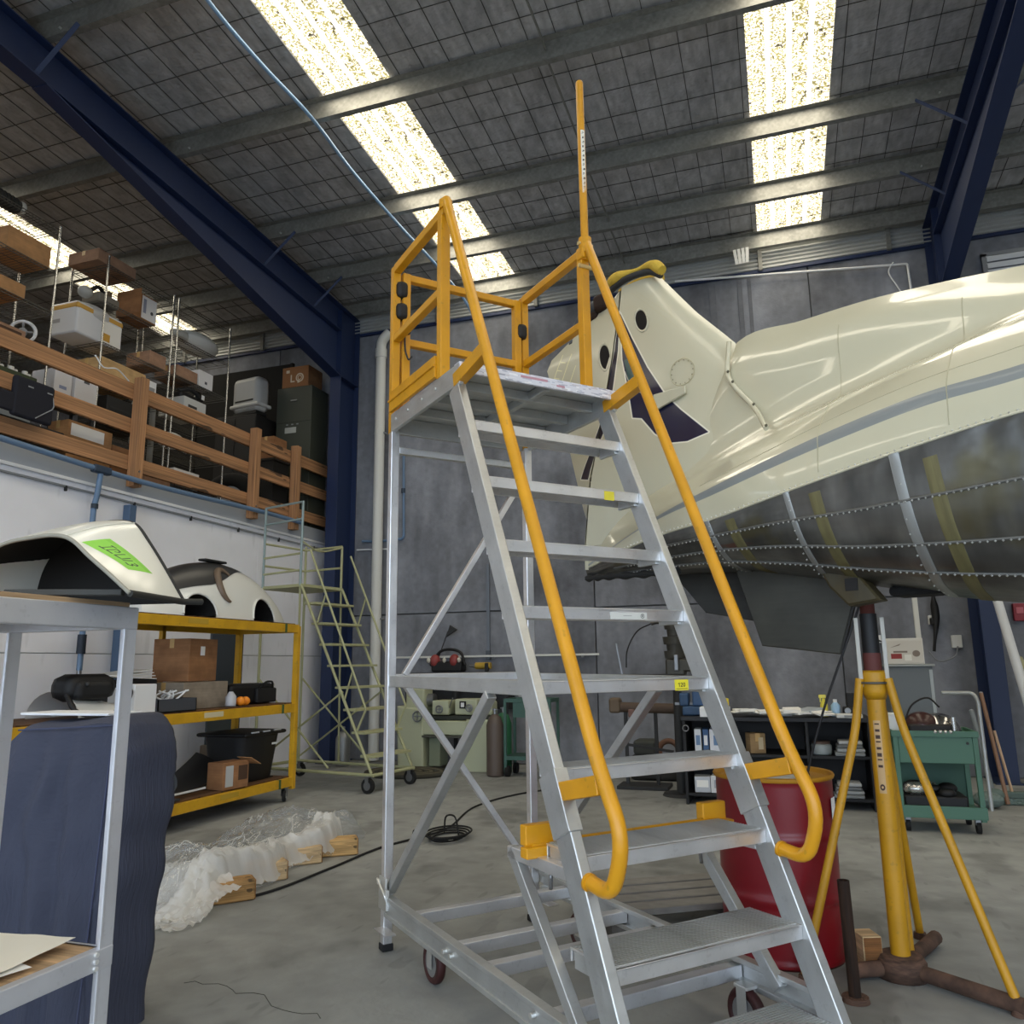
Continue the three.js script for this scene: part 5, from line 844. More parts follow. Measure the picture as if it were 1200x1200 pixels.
{
  const m = thing('desk_lamp', 'grey machine part with a bulbous lamp head and black hose on the middle unit', 'lamp', [-8.1, 6.07, -7.3]);
  mesh('machine_block', box(0.3, 0.14, 0.34, 0.03, [0.02, 0.072, -0.1]), M(0x77736a, 0.7), m); mesh('lamp_head', ball(0.085, [0.1, 0.06, 0.22], 1, 0.9, 1.1), M(0xa8aaa8, 0.4), m); mesh('hose', spline([[0.1, 0.1, 0.16], [0.12, 0.2, 0.05], [0.1, 0.15, -0.1], [0.05, 0.2, -0.2]], 0.025, 30, 8), mBlack, m); mesh('clamp', box(0.06, 0.1, 0.06, 0.01, [0.08, 0.19, -0.16]), M(0x6b5a44, 0.7), m);
  const c = mezz('open_carton', 'brown carton opened to show its white printed inner box, middle shelving unit', [0.3, 0.36, 0.4], [-7.98, 6.07, -7.9], card2, { tape: false }); mesh('white_face', box(0.004, 0.32, 0.26, 0, [0.153, 0.18, -0.06]), M(0xe2e2e4, 0.7), c); mesh('printed_mark', box(0.003, 0.2, 0.05, 0, [0.156, 0.2, 0.02]), M(0x8f94a8, 0.7), c); mesh('logo_spot', cyl(0.025, 0.025, 0.003, [0.156, 0.14, -0.11], 12, 'x'), M(0x54565e, 0.7), c); mesh('side_flap', box(0.16, 0.34, 0.005, 0.001, [0.2, 0.18, 0.22]), card2, c);
  const b = thing('wrapped_bin', 'big plastic-wrapped white bin with an orange tape band on the middle unit', 'bin', [-8.13, 5.52, -7.27]);
  mesh('bin_body', box(0.44, 0.42, 0.72, 0.03, [0, 0.212, 0]), M(0xd2d4d8, 0.45), b); mesh('orange_band', box(0.452, 0.09, 0.732, 0.03, [0, 0.36, 0]), M(0xc89a3e, 0.45), b); mesh('plastic_hood', ball(0.3, [0, 0.36, 0], 0.82, 0.55, 1.15, 20), PM(0xd8dadc, { transmission: 0.35, roughness: 0.35, thickness: 0, side: THREE.DoubleSide }), b); mesh('printed_panel', box(0.002, 0.28, 0.3, 0, [0.222, 0.17, -0.18]), M(0xe8e6e0, 0.6), b); mesh('orange_mark', box(0.003, 0.1, 0.12, 0, [0.224, 0.1, -0.1]), M(0xc8983c, 0.6), b); mesh('grey_mark', box(0.12, 0.05, 0.002, 0, [-0.1, 0.18, 0.362]), M(0x9a9aa0, 0.6), b);
}
mezz('carton_box', 'yellowish carton just above the timber rail on the middle unit', [0.48, 0.30, 0.74], [-8.06, 5.02, -7.62], card3, {});
mezz('carton_box', 'pinkish carton at the right end of the middle unit', [0.4, 0.19, 0.3], [-8.04, 5.52, -8.2], card4, {});
{
  const w = thing('wire_bits', 'thin white wire strand curling over the timber rail', 'wire', [-7.1, 0, 0]); mesh('strand', spline([[0.0, 4.803, -7.0], [0.03, 4.87, -6.78], [0.02, 4.83, -6.6], [0.0, 4.93, -6.5]], 0.008, 30, 6), mWhite, w); mesh('strand_end', ball(0.012, [0, 4.93, -6.5], 1, 1, 1, 8), mWhite, w);
  mezz('black_case', 'black ribbed case behind the rails on the middle unit', [0.46, 0.34, 0.7], [-8.06, 4.52, -7.75], M(0x18191b, 0.6), { tape: false, cat: 'case', label: [0.6, 0.02, 0, 0.2, mDark, 'x'] });
  mezz('grey_crate', 'dark grey woven crate low on the middle unit beside the tall railing post', [0.46, 0.36, 0.7], [-8.06, 3.97, -7.75], M(0x44403c, 0.8, 0, { bumpMap: bumpFine, bumpScale: 0.02 }), { tape: false, cat: 'crate', label: [0.6, 0.03, 0, 0.3, mDark, 'x'] });
  mezz('storage_box', 'white lidded box beside the yellowish carton, right end of the middle unit', [0.3, 0.26, 0.16], [-7.98, 5.02, -8.12], mWhite, { tape: false, label: [0.1, 0.1, 0, 0.12, mGrey, 'x'] });
  const s = thing('white_sack', 'white plastic sack slumped on the second shelf of the right unit', 'sack', [-8.06, 6.1, -9.1]);
  mesh('sack_body', ball(0.3, [0, 0.16, -0.06], 0.8, 0.54, 1.35, 24), M(0xd6d6d0, 0.55, 0, { bumpMap: foilBump, bumpScale: 0.02 }), s); mesh('sack_tail', spline([[0.1, 0.12, 0.3], [0.14, 0.1, 0.48], [0.12, 0.08, 0.58]], (t) => 0.07 - 0.02 * t, 20, 8), M(0xd6d6d0, 0.55), s);
  mezz('carton_box', 'pinkish brown carton on the third shelf of the right unit', [0.4, 0.17, 0.42], [-8.06, 5.54, -8.8], card4, {});
  mezz('small_box', 'small white box with a dark printed dot on the right unit', [0.2, 0.25, 0.3], [-7.95, 5.54, -9.18], M(0xe0e0e2, 0.7), { tape: false, label: [0.05, 0.04, 0, 0.08, M(0x4c4e58, 0.7), 'x'] });
  mezz('white_carton', 'white carton with dark lettering marks behind the top rail, right unit', [0.44, 0.26, 0.46], [-8.04, 5.02, -8.95], M(0xc8cac8, 0.75), { tape: false, label: [0.18, 0.04, 0.05, 0.14, M(0x3c3c3c, 0.7), 'x'] });
  const d = thing('black_hardware', 'pile of black fittings on the white carton in the right unit', 'fittings', [-8.06, 5.285, -8.95]); mesh('fitting_body', box(0.3, 0.1, 0.4, 0.04, [0, 0.05, 0]), mBlack, d); mesh('fitting_tube', spline([[0.1, 0.1, 0.2], [0.14, 0.17, 0], [0.1, 0.1, -0.3]], 0.03, 20, 8), mDark, d); mesh('white_tag', box(0.01, 0.07, 0.06, 0.004, [0.2, 0.1, -0.2]), mWhite, d);
  const p = thing('plastic_bags', 'crumpled white plastic bags between the lower rails, right unit', 'bags', [-8.04, 4.52, -8.85]); mesh('bag_body', ball(0.17, [0, 0.12, 0.1], 1, 0.7, 1.2, 16), M(0xd8d8d6, 0.5, 0, { bumpMap: foilBump, bumpScale: 0.03 }), p); mesh('bag_fold', ball(0.12, [0.05, 0.09, -0.2], 1, 0.7, 1.1, 14), M(0xd8d8d6, 0.5), p);
  mezz('document_box', 'white document box low on the right unit above the bottom rail', [0.4, 0.24, 0.5], [-8.04, 3.97, -8.9], M(0xdcdcde, 0.75), { tape: false, label: [0.2, 0.1, 0, 0.12, mGrey, 'x'] });
  const g = thing('round_drum', 'black round canister beside the post low on the middle unit', 'canister', [-7.72, 3.59, -8.42]); mesh('can_body', cyl(0.09, 0.09, 0.34, [0, 0.171, 0], 18), mBlack, g); mesh('can_lid', cyl(0.095, 0.095, 0.03, [0, 0.356, 0], 18), mDark, g);
}
{ // far end of the mezzanine
  const c = thing('filing_cabinet', 'tall dark green-grey steel cabinet beside the navy column', 'cabinet', [-7.53, 3.59, -11.22]);
  const mCab = M(0x40443b, 0.55); mesh('cabinet_body', box(0.68, 2.54, 0.5, 0.008, [0, 1.271, 0]), mCab, c); for (const y of [0.64, 1.28, 1.92]) { mesh('drawer_gap', box(0.66, 0.008, 0.004, 0, [0, y, 0.251]), M(0x2a2c26, 0.8), c); }
  mesh('label_holder', box(0.22, 0.1, 0.006, 0.002, [-0.05, 1.78, 0.254]), M(0xb8bab4, 0.6), c); for (const x of [-0.12, -0.02, 0.08]) mesh('label_tab', box(0.04, 0.02, 0.005, 0.001, [x, 1.88, 0.253]), mGrey, c); mesh('handle', box(0.12, 0.02, 0.02, 0.004, [0.0, 2.3, 0.262]), mSteel, c);
  const b = carton('carton_box', 'brown carton marked with a round emblem on top of the tall green-grey cabinet', 'box', [0.52, 0.37, 0.42], [-7.54, 6.135, -11.2], 0, card2, { tape: false });
  mesh('printed_face', decal(0.5, 0.35, 0.002, 0, [0, 0.185, 0.2112]), new THREE.MeshStandardMaterial({ roughness: 0.85, map: canvasTex(256, 176, (x, w, h) => { x.fillStyle = '#93643e'; x.fillRect(0, 0, w, h); x.fillStyle = '#d8c8b0'; x.fillRect(34, 22, 34, 26); x.strokeStyle = '#d8c8b0'; x.lineWidth = 12; x.beginPath(); x.moveTo(86, 66); x.lineTo(86, 128); x.lineTo(122, 128); x.stroke(); x.beginPath(); x.arc(172, 98, 34, 0, 6.3); x.stroke(); x.lineWidth = 7; x.beginPath(); x.arc(172, 98, 18, 0, 6.3); x.stroke(); x.fillRect(150, 118, 20, 26); }) }), b);
  const s = thing('moulded_case', 'silver-grey moulded case standing at the back of the mezzanine', 'case', [-8.2, 5.592, -10.7], -8); mesh('case_shell', box(0.6, 0.62, 0.3, 0.1, [0, 0.36, 0]), M(0xaeb0b0, 0.45), s); mesh('case_rim', box(0.64, 0.07, 0.34, 0.03, [0, 0.16, 0]), M(0xc2c4c4, 0.4), s); mesh('case_shadow_gap', box(0.4, 0.03, 0.01, 0.004, [0, 0.24, 0.152]), mBlack, s); mesh('case_foot', box(0.5, 0.06, 0.26, 0.01, [0, 0.031, 0]), mBlack, s);
  const k = thing('black_cupboard', 'black cupboard under the moulded case at the back of the mezzanine', 'cupboard', [-8.36, 3.59, -10.85]); mesh('cupboard_body', box(0.8, 2.0, 0.6, 0.01, [0, 1.001, 0]), mBlack, k); mesh('cupboard_door', box(0.38, 1.9, 0.012, 0.004, [-0.2, 1.0, 0.306]), M(0x161618, 0.6), k); mesh('cupboard_door', box(0.38, 1.9, 0.012, 0.004, [0.2, 1.0, 0.306]), M(0x161618, 0.6), k);
  mezz('carton_box', 'small brown carton on a dark stand left of the green-grey cabinet', [0.3, 0.36, 0.36], [-7.62, 4.74, -10.55], card2, {});
  const w = thing('dark_stand', 'dark plywood stand below the small carton near the railing end', 'stand', [-7.62, 3.59, -10.55]); mesh('stand_body', box(0.36, 1.1, 0.4, 0.006, [0, 0.551, 0]), M(0x1d1c1b, 0.8), w); mesh('stand_top', box(0.4, 0.04, 0.44, 0.004, [0, 1.122, 0]), M(0x2a2725, 0.8), w);
  const t = thing('tyre_stack', 'dark tyre leaning behind the top rail near the right unit', 'tyre', [-7.9, 3.59, -9.95]); mesh('tyre_ring', new THREE.TorusGeometry(0.3, 0.12, 12, 32).rotateY(0.4).translate(0, 0.421, 0), mRubber, t); mesh('tyre_rim', cyl(0.2, 0.2, 0.12, [0, 0, 0], 24, 'z').rotateY(0.4).translate(0, 0.421, 0), mGrey, t);
  const q = thing('added_shade_sheet', 'added black sheet standing in for shade on the wall behind the mezzanine storage', 'sheet', [-9.96, 3.59, -11.48]); mesh('shade_panel', box(4.1, 3.2, 0.03, 0.004, [0, 1.602, 0]), M(0x141413, 0.9), q); for (const x of [-2.02, 0, 2.02]) mesh('shade_batten', box(0.05, 3.2, 0.03, 0.004, [x, 1.602, 0.031]), M(0x1c1b1a, 0.9), q);  // black sheet and battens added to darken the over-lit wall in this bay
  const u = thing('black_tub', 'wide black tub on the mezzanine floor below the navy bag', 'tub', [-7.53, 3.59, -5.65]); mesh('tub_body', box(0.5, 0.36, 1.3, 0.05, [0, 0.181, 0]), mBlack, u); mesh('tub_lid', box(0.56, 0.04, 1.36, 0.015, [0, 0.381, 0]), M(0x1a1a1c, 0.6), u);
  mezz('grey_tub', 'dark grey tub on the lowest shelf at the right unit, behind the bottom rail', [0.46, 0.3, 0.9], [-8.1, 3.595, -9.06], M(0x2c2c2b, 0.7), { tape: false, cat: 'tub', label: [0.2, 0.06, 0, 0.2, mGrey, 'x'] });
  mezz('carton_box', 'flat brown carton at the foot of the tall railing post, middle unit', [0.4, 0.28, 0.5], [-7.6, 3.59, -7.86], card4, {});
  const gb = thing('rolled_mat', 'pale grey rolled mat standing between the middle and right shelving units', 'mat', [-8.1, 3.59, -8.45]); mesh('mat_roll', cyl(0.04, 0.04, 1.6, [0, 0.801, 0], 14), M(0x8c8c88, 0.8), gb); mesh('mat_tie', cyl(0.043, 0.043, 0.05, [0, 1.1, 0], 14), mDark, gb);
}

// ---------------------------------------------------------------- along the back wall
{ // green rolling ladder
  const L = thing('rolling_ladder', 'pale olive green rolling ladder with a railed platform by the white wall', 'ladder', [-5.86, 0, -8.86], -11), m = mLadderGreen, mb = M(0x8fa0a0, 0.5, 0.2);
  const W = -0.78, t = (a, b, r = 0.016, name = 'rail', mm = m) => mesh(name, pipe([a, b], r, 0.01, 8), mm, L);
  mesh('platform', box(0.74, 0.04, 0.8, 0.004, [-0.36, 2.5, W / 2]), m, L);
  for (const z of [0, W]) {
    t([0, 2.5, z], [1.22, 0.22, z], 0.018, 'stringer'); t([-0.7, 0.2, z], [-0.7, 2.5, z], 0.018, 'leg'); t([0.02, 0.2, z], [-0.02, 2.5, z], 0.014, 'leg'); t([-0.72, 0.2, z], [1.26, 0.2, z], 0.02, 'base_rail');
    t([-0.7, 0.25, z], [0.75, 1.15, z], 0.013, 'brace'); t([-0.68, 1.3, z], [0.55, 0.25, z], 0.013, 'brace');
    t([0.14, 2.95, z], [1.12, 0.95, z], 0.014, 'handrail'); t([1.12, 0.95, z], [0.98, 0.68, z], 0.014, 'handrail');
    t([0.42, 2.35, z], [0.30, 2.0, z], 0.012, 'handrail_strut'); t([0.9, 1.4, z], [0.78, 1.05, z], 0.012, 'handrail_strut');
  }
  t([-0.7, 0.2, 0], [-0.7, 0.2, W], 0.02, 'base_rail'); t([1.24, 0.2, 0], [1.24, 0.2, W], 0.02, 'base_rail');
  for (let i = 0; i < 8; i++) { const y = 2.26 - i * 0.265, x = (2.5 - y) / 2.28 * 1.22; mesh('tread', box(0.2, 0.028, 0.74, 0.003, [x + 0.01, y, W / 2]), m, L); }
  // guard frame
  for (const [x, z, y1, mm] of [[-0.7, 0, 3.6, mb], [-0.02, 0, 3.62, mb], [-0.7, W, 3.15, m], [-0.02, W, 3.1, m]]) t([x, 2.5, z], [x, y1, z], 0.017, 'guard_post', mm);
  for (const y of [2.68, 2.9, 3.36, 3.59]) t([-0.7, y, 0], [-0.02, y + 0.02, 0], 0.015, 'guard_rail', y > 3 ? mb : m);
  for (const y of [2.8, 3.1]) t([-0.7, y, W], [-0.02, y, W], 0.015, 'guard_rail'); for (const y of [2.8, 3.1]) t([-0.7, y, 0], [-0.7, y, W], 0.015, 'guard_rail');
  mesh('chain', spline([[-0.02, 3.08, 0], [-0.0, 2.98, -0.3], [-0.02, 3.08, W]], 0.012, 20, 6), m, L);
  for (const [x, z] of [[1.2, 0.03], [1.2, W], [-0.66, 0.03], [-0.66, W]]) { const c = new THREE.Group(); c.name = 'castor'; L.add(c); mesh('tyre', cyl(0.085, 0.085, 0.045, [x, 0.086, z], 20, 'z'), mRubber, c); mesh('hub', cyl(0.05, 0.05, 0.05, [x, 0.086, z], 16, 'z'), mSteel, c); mesh('fork', merge([box(0.05, 0.12, 0.006, 0, [x, 0.13, z + 0.03]), box(0.05, 0.12, 0.006, 0, [x, 0.13, z - 0.03]), box(0.06, 0.01, 0.07, 0, [x, 0.187, z])]), mSteel, c); }
}
{ // PVC downpipe, blue air pipe drop, wall conduits
  const d = thing('downpipe', 'thick white plastic downpipe beside the navy column', 'pipe', [-6.16, 0, -11.45]); mesh('pipe_run', pipe([[0.15, 7.1, -0.02], [0, 6.95, 0], [0, 0.02, 0]], 0.085, 0.12, 18), mPvc, d); mesh('elbow', cyl(0.1, 0.1, 0.16, [0, 6.72, 0], 18), mPvc, d); for (const y of [5.3, 2.2]) mesh('bracket', box(0.2, 0.03, 0.12, 0.004, [0, y, -0.04]), mGrey, d);
  const b = thing('blue_pipe_drop', 'thin blue air pipe elbowing down the grey back wall', 'pipe', [0, 0, -11.56]); mesh('pipe_run', pipe([[-5.76, 4.9, 0], [-5.74, 3.5, 0], [-6.2, 3.48, 0.0], [-6.5, 3.5, 0]], 0.022, 0.06, 8), mBluePipe, b); mesh('valve', cyl(0.035, 0.035, 0.08, [-5.76, 4.3, 0], 10), M(0x34455a, 0.5), b); mesh('branch', pipe([[-6.6, 3.36, 0], [-5.95, 3.34, 0]], 0.012, 0.01, 6), mWhite, b);
  const c = thing('wall_conduit', 'slim grey conduit dropping down the concrete wall behind the ladder', 'conduit', [-4.28, 0, -11.57]); mesh('conduit_run', box(0.05, 1.35, 0.03, 0.004, [0, 2.33, 0]), M(0x6c7480, 0.5), c); mesh('conduit_end', box(0.07, 0.14, 0.05, 0.006, [0, 1.6, 0.005]), M(0x4c535c, 0.6), c);
  const r = thing('wall_rail', 'thin pale rail fixed low along the concrete wall', 'rail', [-4.2, 0, -11.55]); mesh('rail_bar', box(3.3, 0.03, 0.03, 0.004, [0, 1.585, 0]), mPvc, r); for (const x of [-1.4, 0, 1.4]) mesh('rail_bracket', box(0.04, 0.06, 0.04, 0.004, [x, 1.575, -0.02]), mGrey, r);
  const w = thing('white_conduit', 'thin white conduit high on the back wall above the aircraft', 'conduit', [0, 0, -11.5]); mesh('conduit_run', pipe([[-1.16, 7.2, 0], [2.05, 6.9, 0], [2.06, 6.5, 0]], 0.018, 0.03, 8), mWhite, w); mesh('loose_cable', spline([[1.87, 6.95, 0.02], [1.8, 6.82, 0.02], [1.88, 6.6, 0.02], [1.93, 6.48, 0.02]], 0.01, 20, 6), mWhite, w);
  const n = thing('paper_notes', 'small bunch of white paper tags hanging from the eave purlin', 'paper', [-0.16, 7.34, -11.32]); for (let i = 0; i < 4; i++) mesh('tag', box(0.045, 0.24, 0.003, 0).rotateZ(0.1 - i * 0.05).translate(-0.08 + i * 0.055, 0, i * 0.006), mPaper, n);
  const h = thing('air_hose', 'light blue hose looping down from the roof on the left', 'hose', [0, 0, 0]); const pp = []; for (const [x, z, dy] of [[-4.72, -4.4, 0.05], [-4.74, -5.25, -0.06], [-4.70, -6.0, -0.1], [-4.62, -6.8, -0.12], [-4.70, -7.9, -0.05], [-4.62, -9.2, -0.1], [-4.50, -10.1, -0.18], [-4.3, -10.9, -0.5], [-4.2, -11.4, -1.1]]) pp.push([x, roofY(z) + dy, z]); mesh('hose_run', spline(pp, 0.022, 90, 8), M(0x86a8cc, 0.4), h); mesh('hose_fitting', cyl(0.035, 0.035, 0.1, [-4.2, roofY(-11.4) - 1.12, -11.4], 10), mSteel, h);
}
{ // lathe
  const L = thing('metal_lathe', 'pale green metal lathe on two pedestals at the back wall', 'lathe', [-4.62, 0, -10.9]), m = mMachine;
  const x = (px) => px + 4.62;
  mesh('pedestal', plate([[-0.72, 0.002], [-0.36, 0.002], [-0.36, 0.82], [-0.74, 0.86]], 0.44, 0.02), m, L); mesh('pedestal', plate([[0.26, 0.002], [0.7, 0.002], [0.66, 0.68], [0.34, 0.68]], 0.44, 0.02), m, L);
  mesh('apron_beam', box(0.8, 0.2, 0.36, 0.02, [-0.02, 0.58, 0.02]), m, L); mesh('bed_way', box(1.3, 0.06, 0.3, 0.008, [0.02, 0.72, 0.0]), M(0x3a3c34, 0.5, 0.4), L);
  mesh('headstock', box(0.3, 0.3, 0.32, 0.03, [-0.5, 0.98, 0]), m, L); mesh('carriage', box(0.26, 0.2, 0.36, 0.02, [-0.08, 0.86, 0.02]), m, L); mesh('gearbox', box(0.34, 0.22, 0.34, 0.02, [0.3, 0.87, 0.0]), m, L); mesh('tailstock', box(0.16, 0.2, 0.24, 0.03, [0.6, 0.85, 0]), m, L);
  for (const [px, py, r] of [[-0.42, 0.74, 0.07], [-0.08, 0.84, 0.05], [0.38, 0.86, 0.045]]) { const w = mesh('handwheel', new THREE.TorusGeometry(r, 0.012, 8, 22).translate(px, py, 0.24), mSteel, L); mesh('wheel_hub', cyl(0.016, 0.016, 0.08, [px, py, 0.21], 10, 'z'), mSteel, w); mesh('wheel_spoke', merge([box(2 * r, 0.012, 0.01, 0, [px, py, 0.24]), box(0.012, 2 * r, 0.01, 0, [px, py, 0.24])]), mSteel, w); }
  mesh('control_panel', box(0.1, 0.1, 0.02, 0.005, [0.26, 0.9, 0.18]), mBlack, L); mesh('control_label', box(0.05, 0.06, 0.004, 0, [0.26, 0.9, 0.192]), mWhite, L); mesh('lever', bar([0.06, 0.86, 0.2], [0.14, 1.0, 0.26], 0.014, 0.014), mSteel, L); mesh('chip_tray', box(0.6, 0.03, 0.44, 0.006, [-0.06, 0.46, 0.0]), M(0x4a4c44, 0.7), L); mesh('motor_box', box(0.18, 0.4, 0.3, 0.02, [-0.2, 0.24, -0.02]), M(0x7e8670, 0.6), L); mesh('chuck', cyl(0.09, 0.09, 0.1, [-0.3, 0.96, 0], 20, 'x'), mSteel, L);
  // bench behind with an engine and tools
  const b = thing('wall_bench', 'narrow bench on the back wall behind the lathe', 'bench', [-4.7, 0, -11.38]); mesh('bench_top', box(1.75, 0.05, 0.34, 0.006, [0, 1.325, 0]), M(0x4e5258, 0.7), b); for (const px of [-0.8, 0, 0.8]) mesh('bench_leg', box(0.05, 1.3, 0.05, 0.004, [px, 0.65, 0.1]), mDark, b); mesh('bench_back', box(1.7, 0.5, 0.02, 0.003, [0, 1.05, -0.14]), mDark, b);
  const e = thing('red_engine', 'small engine with red covers and black hoses on the bench behind the lathe', 'engine', [-4.85, 1.352, -11.36]); mesh('crankcase', box(0.5, 0.16, 0.22, 0.03, [0, 0.082, 0]), mBlack, e); for (const px of [-0.2, 0.12]) mesh('red_cover', ball(0.1, [px, 0.17, 0.06], 0.8, 1, 0.8, 14), M(0x8c3a38, 0.5), e); mesh('hose', spline([[-0.28, 0.1, 0.05], [-0.1, 0.32, 0.05], [0.2, 0.3, 0.05], [0.3, 0.1, 0.08]], 0.022, 30, 8), mBlack, e); for (const px of [-0.28, -0.02, 0.22]) mesh('fitting', ball(0.03, [px, 0.18, 0.13], 1, 1.3, 1, 10), M(0xc8c4b8, 0.5), e); mesh('lamp_arm', merge([bar([-0.2, 0.2, -0.05], [-0.05, 0.62, -0.08], 0.016, 0.016)]), mDark, e); mesh('lamp_shade', plate([[-0.06, 0], [0.1, 0.1], [0.0, 0.16]], 0.05, 0.01).translate(0, 0.54, -0.06), mDark, e);
  const y = thing('yellow_drill', 'yellow hand drill lying at the right end of the bench behind the lathe', 'tool', [-4.28, 1.352, -11.34]); mesh('drill_body', cyl(0.05, 0.05, 0.24, [0, 0.09, 0], 14, 'x'), M(0xb09030, 0.5), y); mesh('drill_handle', box(0.06, 0.13, 0.05, 0.015, [0.07, 0.066, 0.04]), mBlack, y); mesh('chuck', cyl(0.02, 0.035, 0.1, [-0.17, 0.09, 0], 12, 'x'), mSteel, y);
  const r = thing('rope_coil', 'flat coil of striped rope lying on the floor before the lathe', 'rope', [-4.98, 0, -10.2]); for (let i = 0; i < 7; i++) mesh('rope_turn', new THREE.TorusGeometry(0.12 + i * 0.062, 0.028, 8, 40).rotateX(Math.PI / 2).scale(1.15, 1, 0.9).translate(0, 0.028, 0), i % 2 ? M(0x5c5848, 0.9) : M(0x3a382f, 0.9), r);
  const g = thing('steel_cylinder', 'small steel cylinder on the floor in front of the navy column', 'cylinder', [-6.35, 0, -10.85]); mesh('cylinder_body', lathe([[0, 0.002], [0.1, 0.002], [0.11, 0.02], [0.11, 0.4], [0.07, 0.48], [0.03, 0.5], [0, 0.5]], 20), M(0x8c8e8e, 0.4, 0.6), g); mesh('valve', box(0.05, 0.07, 0.04, 0.008, [0, 0.535, 0]), mSteel, g);
}
{ const P = thing('tinted_pane', 'dark tinted glass pane leaning between the yellow rack and the white wall', 'glass pane', [-6.72, 0, -8.55]); mesh('pane_sheet', box(0.03, 1.35, 0.62, 0.004, [0, 1.22, 0]), M(0x3a4148, 0.25), P); mesh('pane_base', box(0.12, 0.54, 0.66, 0.01, [0, 0.271, 0]), M(0x54483a, 0.8), P);
  const b = thing('blue_post', 'slim blue post against the white wall behind the brown box', 'post', [-6.98, 0, -7.05]); mesh('post_bar', box(0.1, 3.3, 0.1, 0.006, [0, 1.652, 0]), M(0x4a617e, 0.55), b); mesh('post_foot', box(0.18, 0.012, 0.18, 0.003, [0, 0.007, 0]), mDark, b); }
{ // gas trolley
  const T = thing('welding_trolley', 'green steel trolley frame by the lathe with gas cylinders strapped to it', 'trolley', [-3.3, 0, -10.5]), m = mTrolley;
  for (const [x, z] of [[-0.28, 0.2], [0.34, 0.2], [-0.28, -0.2], [0.34, -0.2]]) mesh('frame_post', box(0.035, 0.94, 0.035, 0.003, [x, 0.53, z]), m, T);
  for (const y of [0.24, 0.98]) { for (const z of [0.2, -0.2]) mesh('frame_rail', box(0.66, 0.05, 0.03, 0.003, [0.03, y, z]), m, T); for (const x of [-0.28, 0.34]) mesh('frame_rail', box(0.03, 0.05, 0.4, 0.003, [x, y, 0]), m, T); }
  mesh('front_panel', box(0.5, 0.2, 0.01, 0.002, [0.08, 0.86, 0.2]), m, T); mesh('shelf_plate', box(0.62, 0.012, 0.38, 0.002, [0.03, 0.26, 0]), M(0x2c4a42, 0.6), T); mesh('hose_loop', spline([[0.1, 0.9, 0.22], [0.14, 0.6, 0.24], [0.2, 0.45, 0.23], [0.26, 0.9, 0.22]], 0.02, 30, 8), mBlack, T);
  for (const x of [-0.26, 0.32]) mesh('trolley_wheel', cyl(0.07, 0.07, 0.05, [x, 0.071, 0.17], 18, 'x'), mRubber, T); for (const x of [-0.26, 0.32]) mesh('trolley_wheel', cyl(0.07, 0.07, 0.05, [x, 0.071, -0.17], 18, 'x'), mRubber, T);
  for (const [x, z, c, lab] of [[-3.74, -10.34, 0x5a4e46, 'brown gas cylinder standing left of the green trolley'], [-3.74, -10.68, 0x2c6a48, 'dark green gas cylinder just behind the brown one']]) { const g = thing('gas_cylinder', lab, 'cylinder', [x, 0, z]); mesh('cylinder_body', lathe([[0, 0.002], [0.105, 0.002], [0.115, 0.02], [0.115, 0.66], [0.08, 0.76], [0.035, 0.8], [0, 0.8]], 22), M(c, 0.5), g); mesh('valve', merge([cyl(0.02, 0.02, 0.08, [0, 0.835, 0], 10), box(0.08, 0.02, 0.03, 0.005, [0, 0.86, 0])]), mSteel, g); }
}
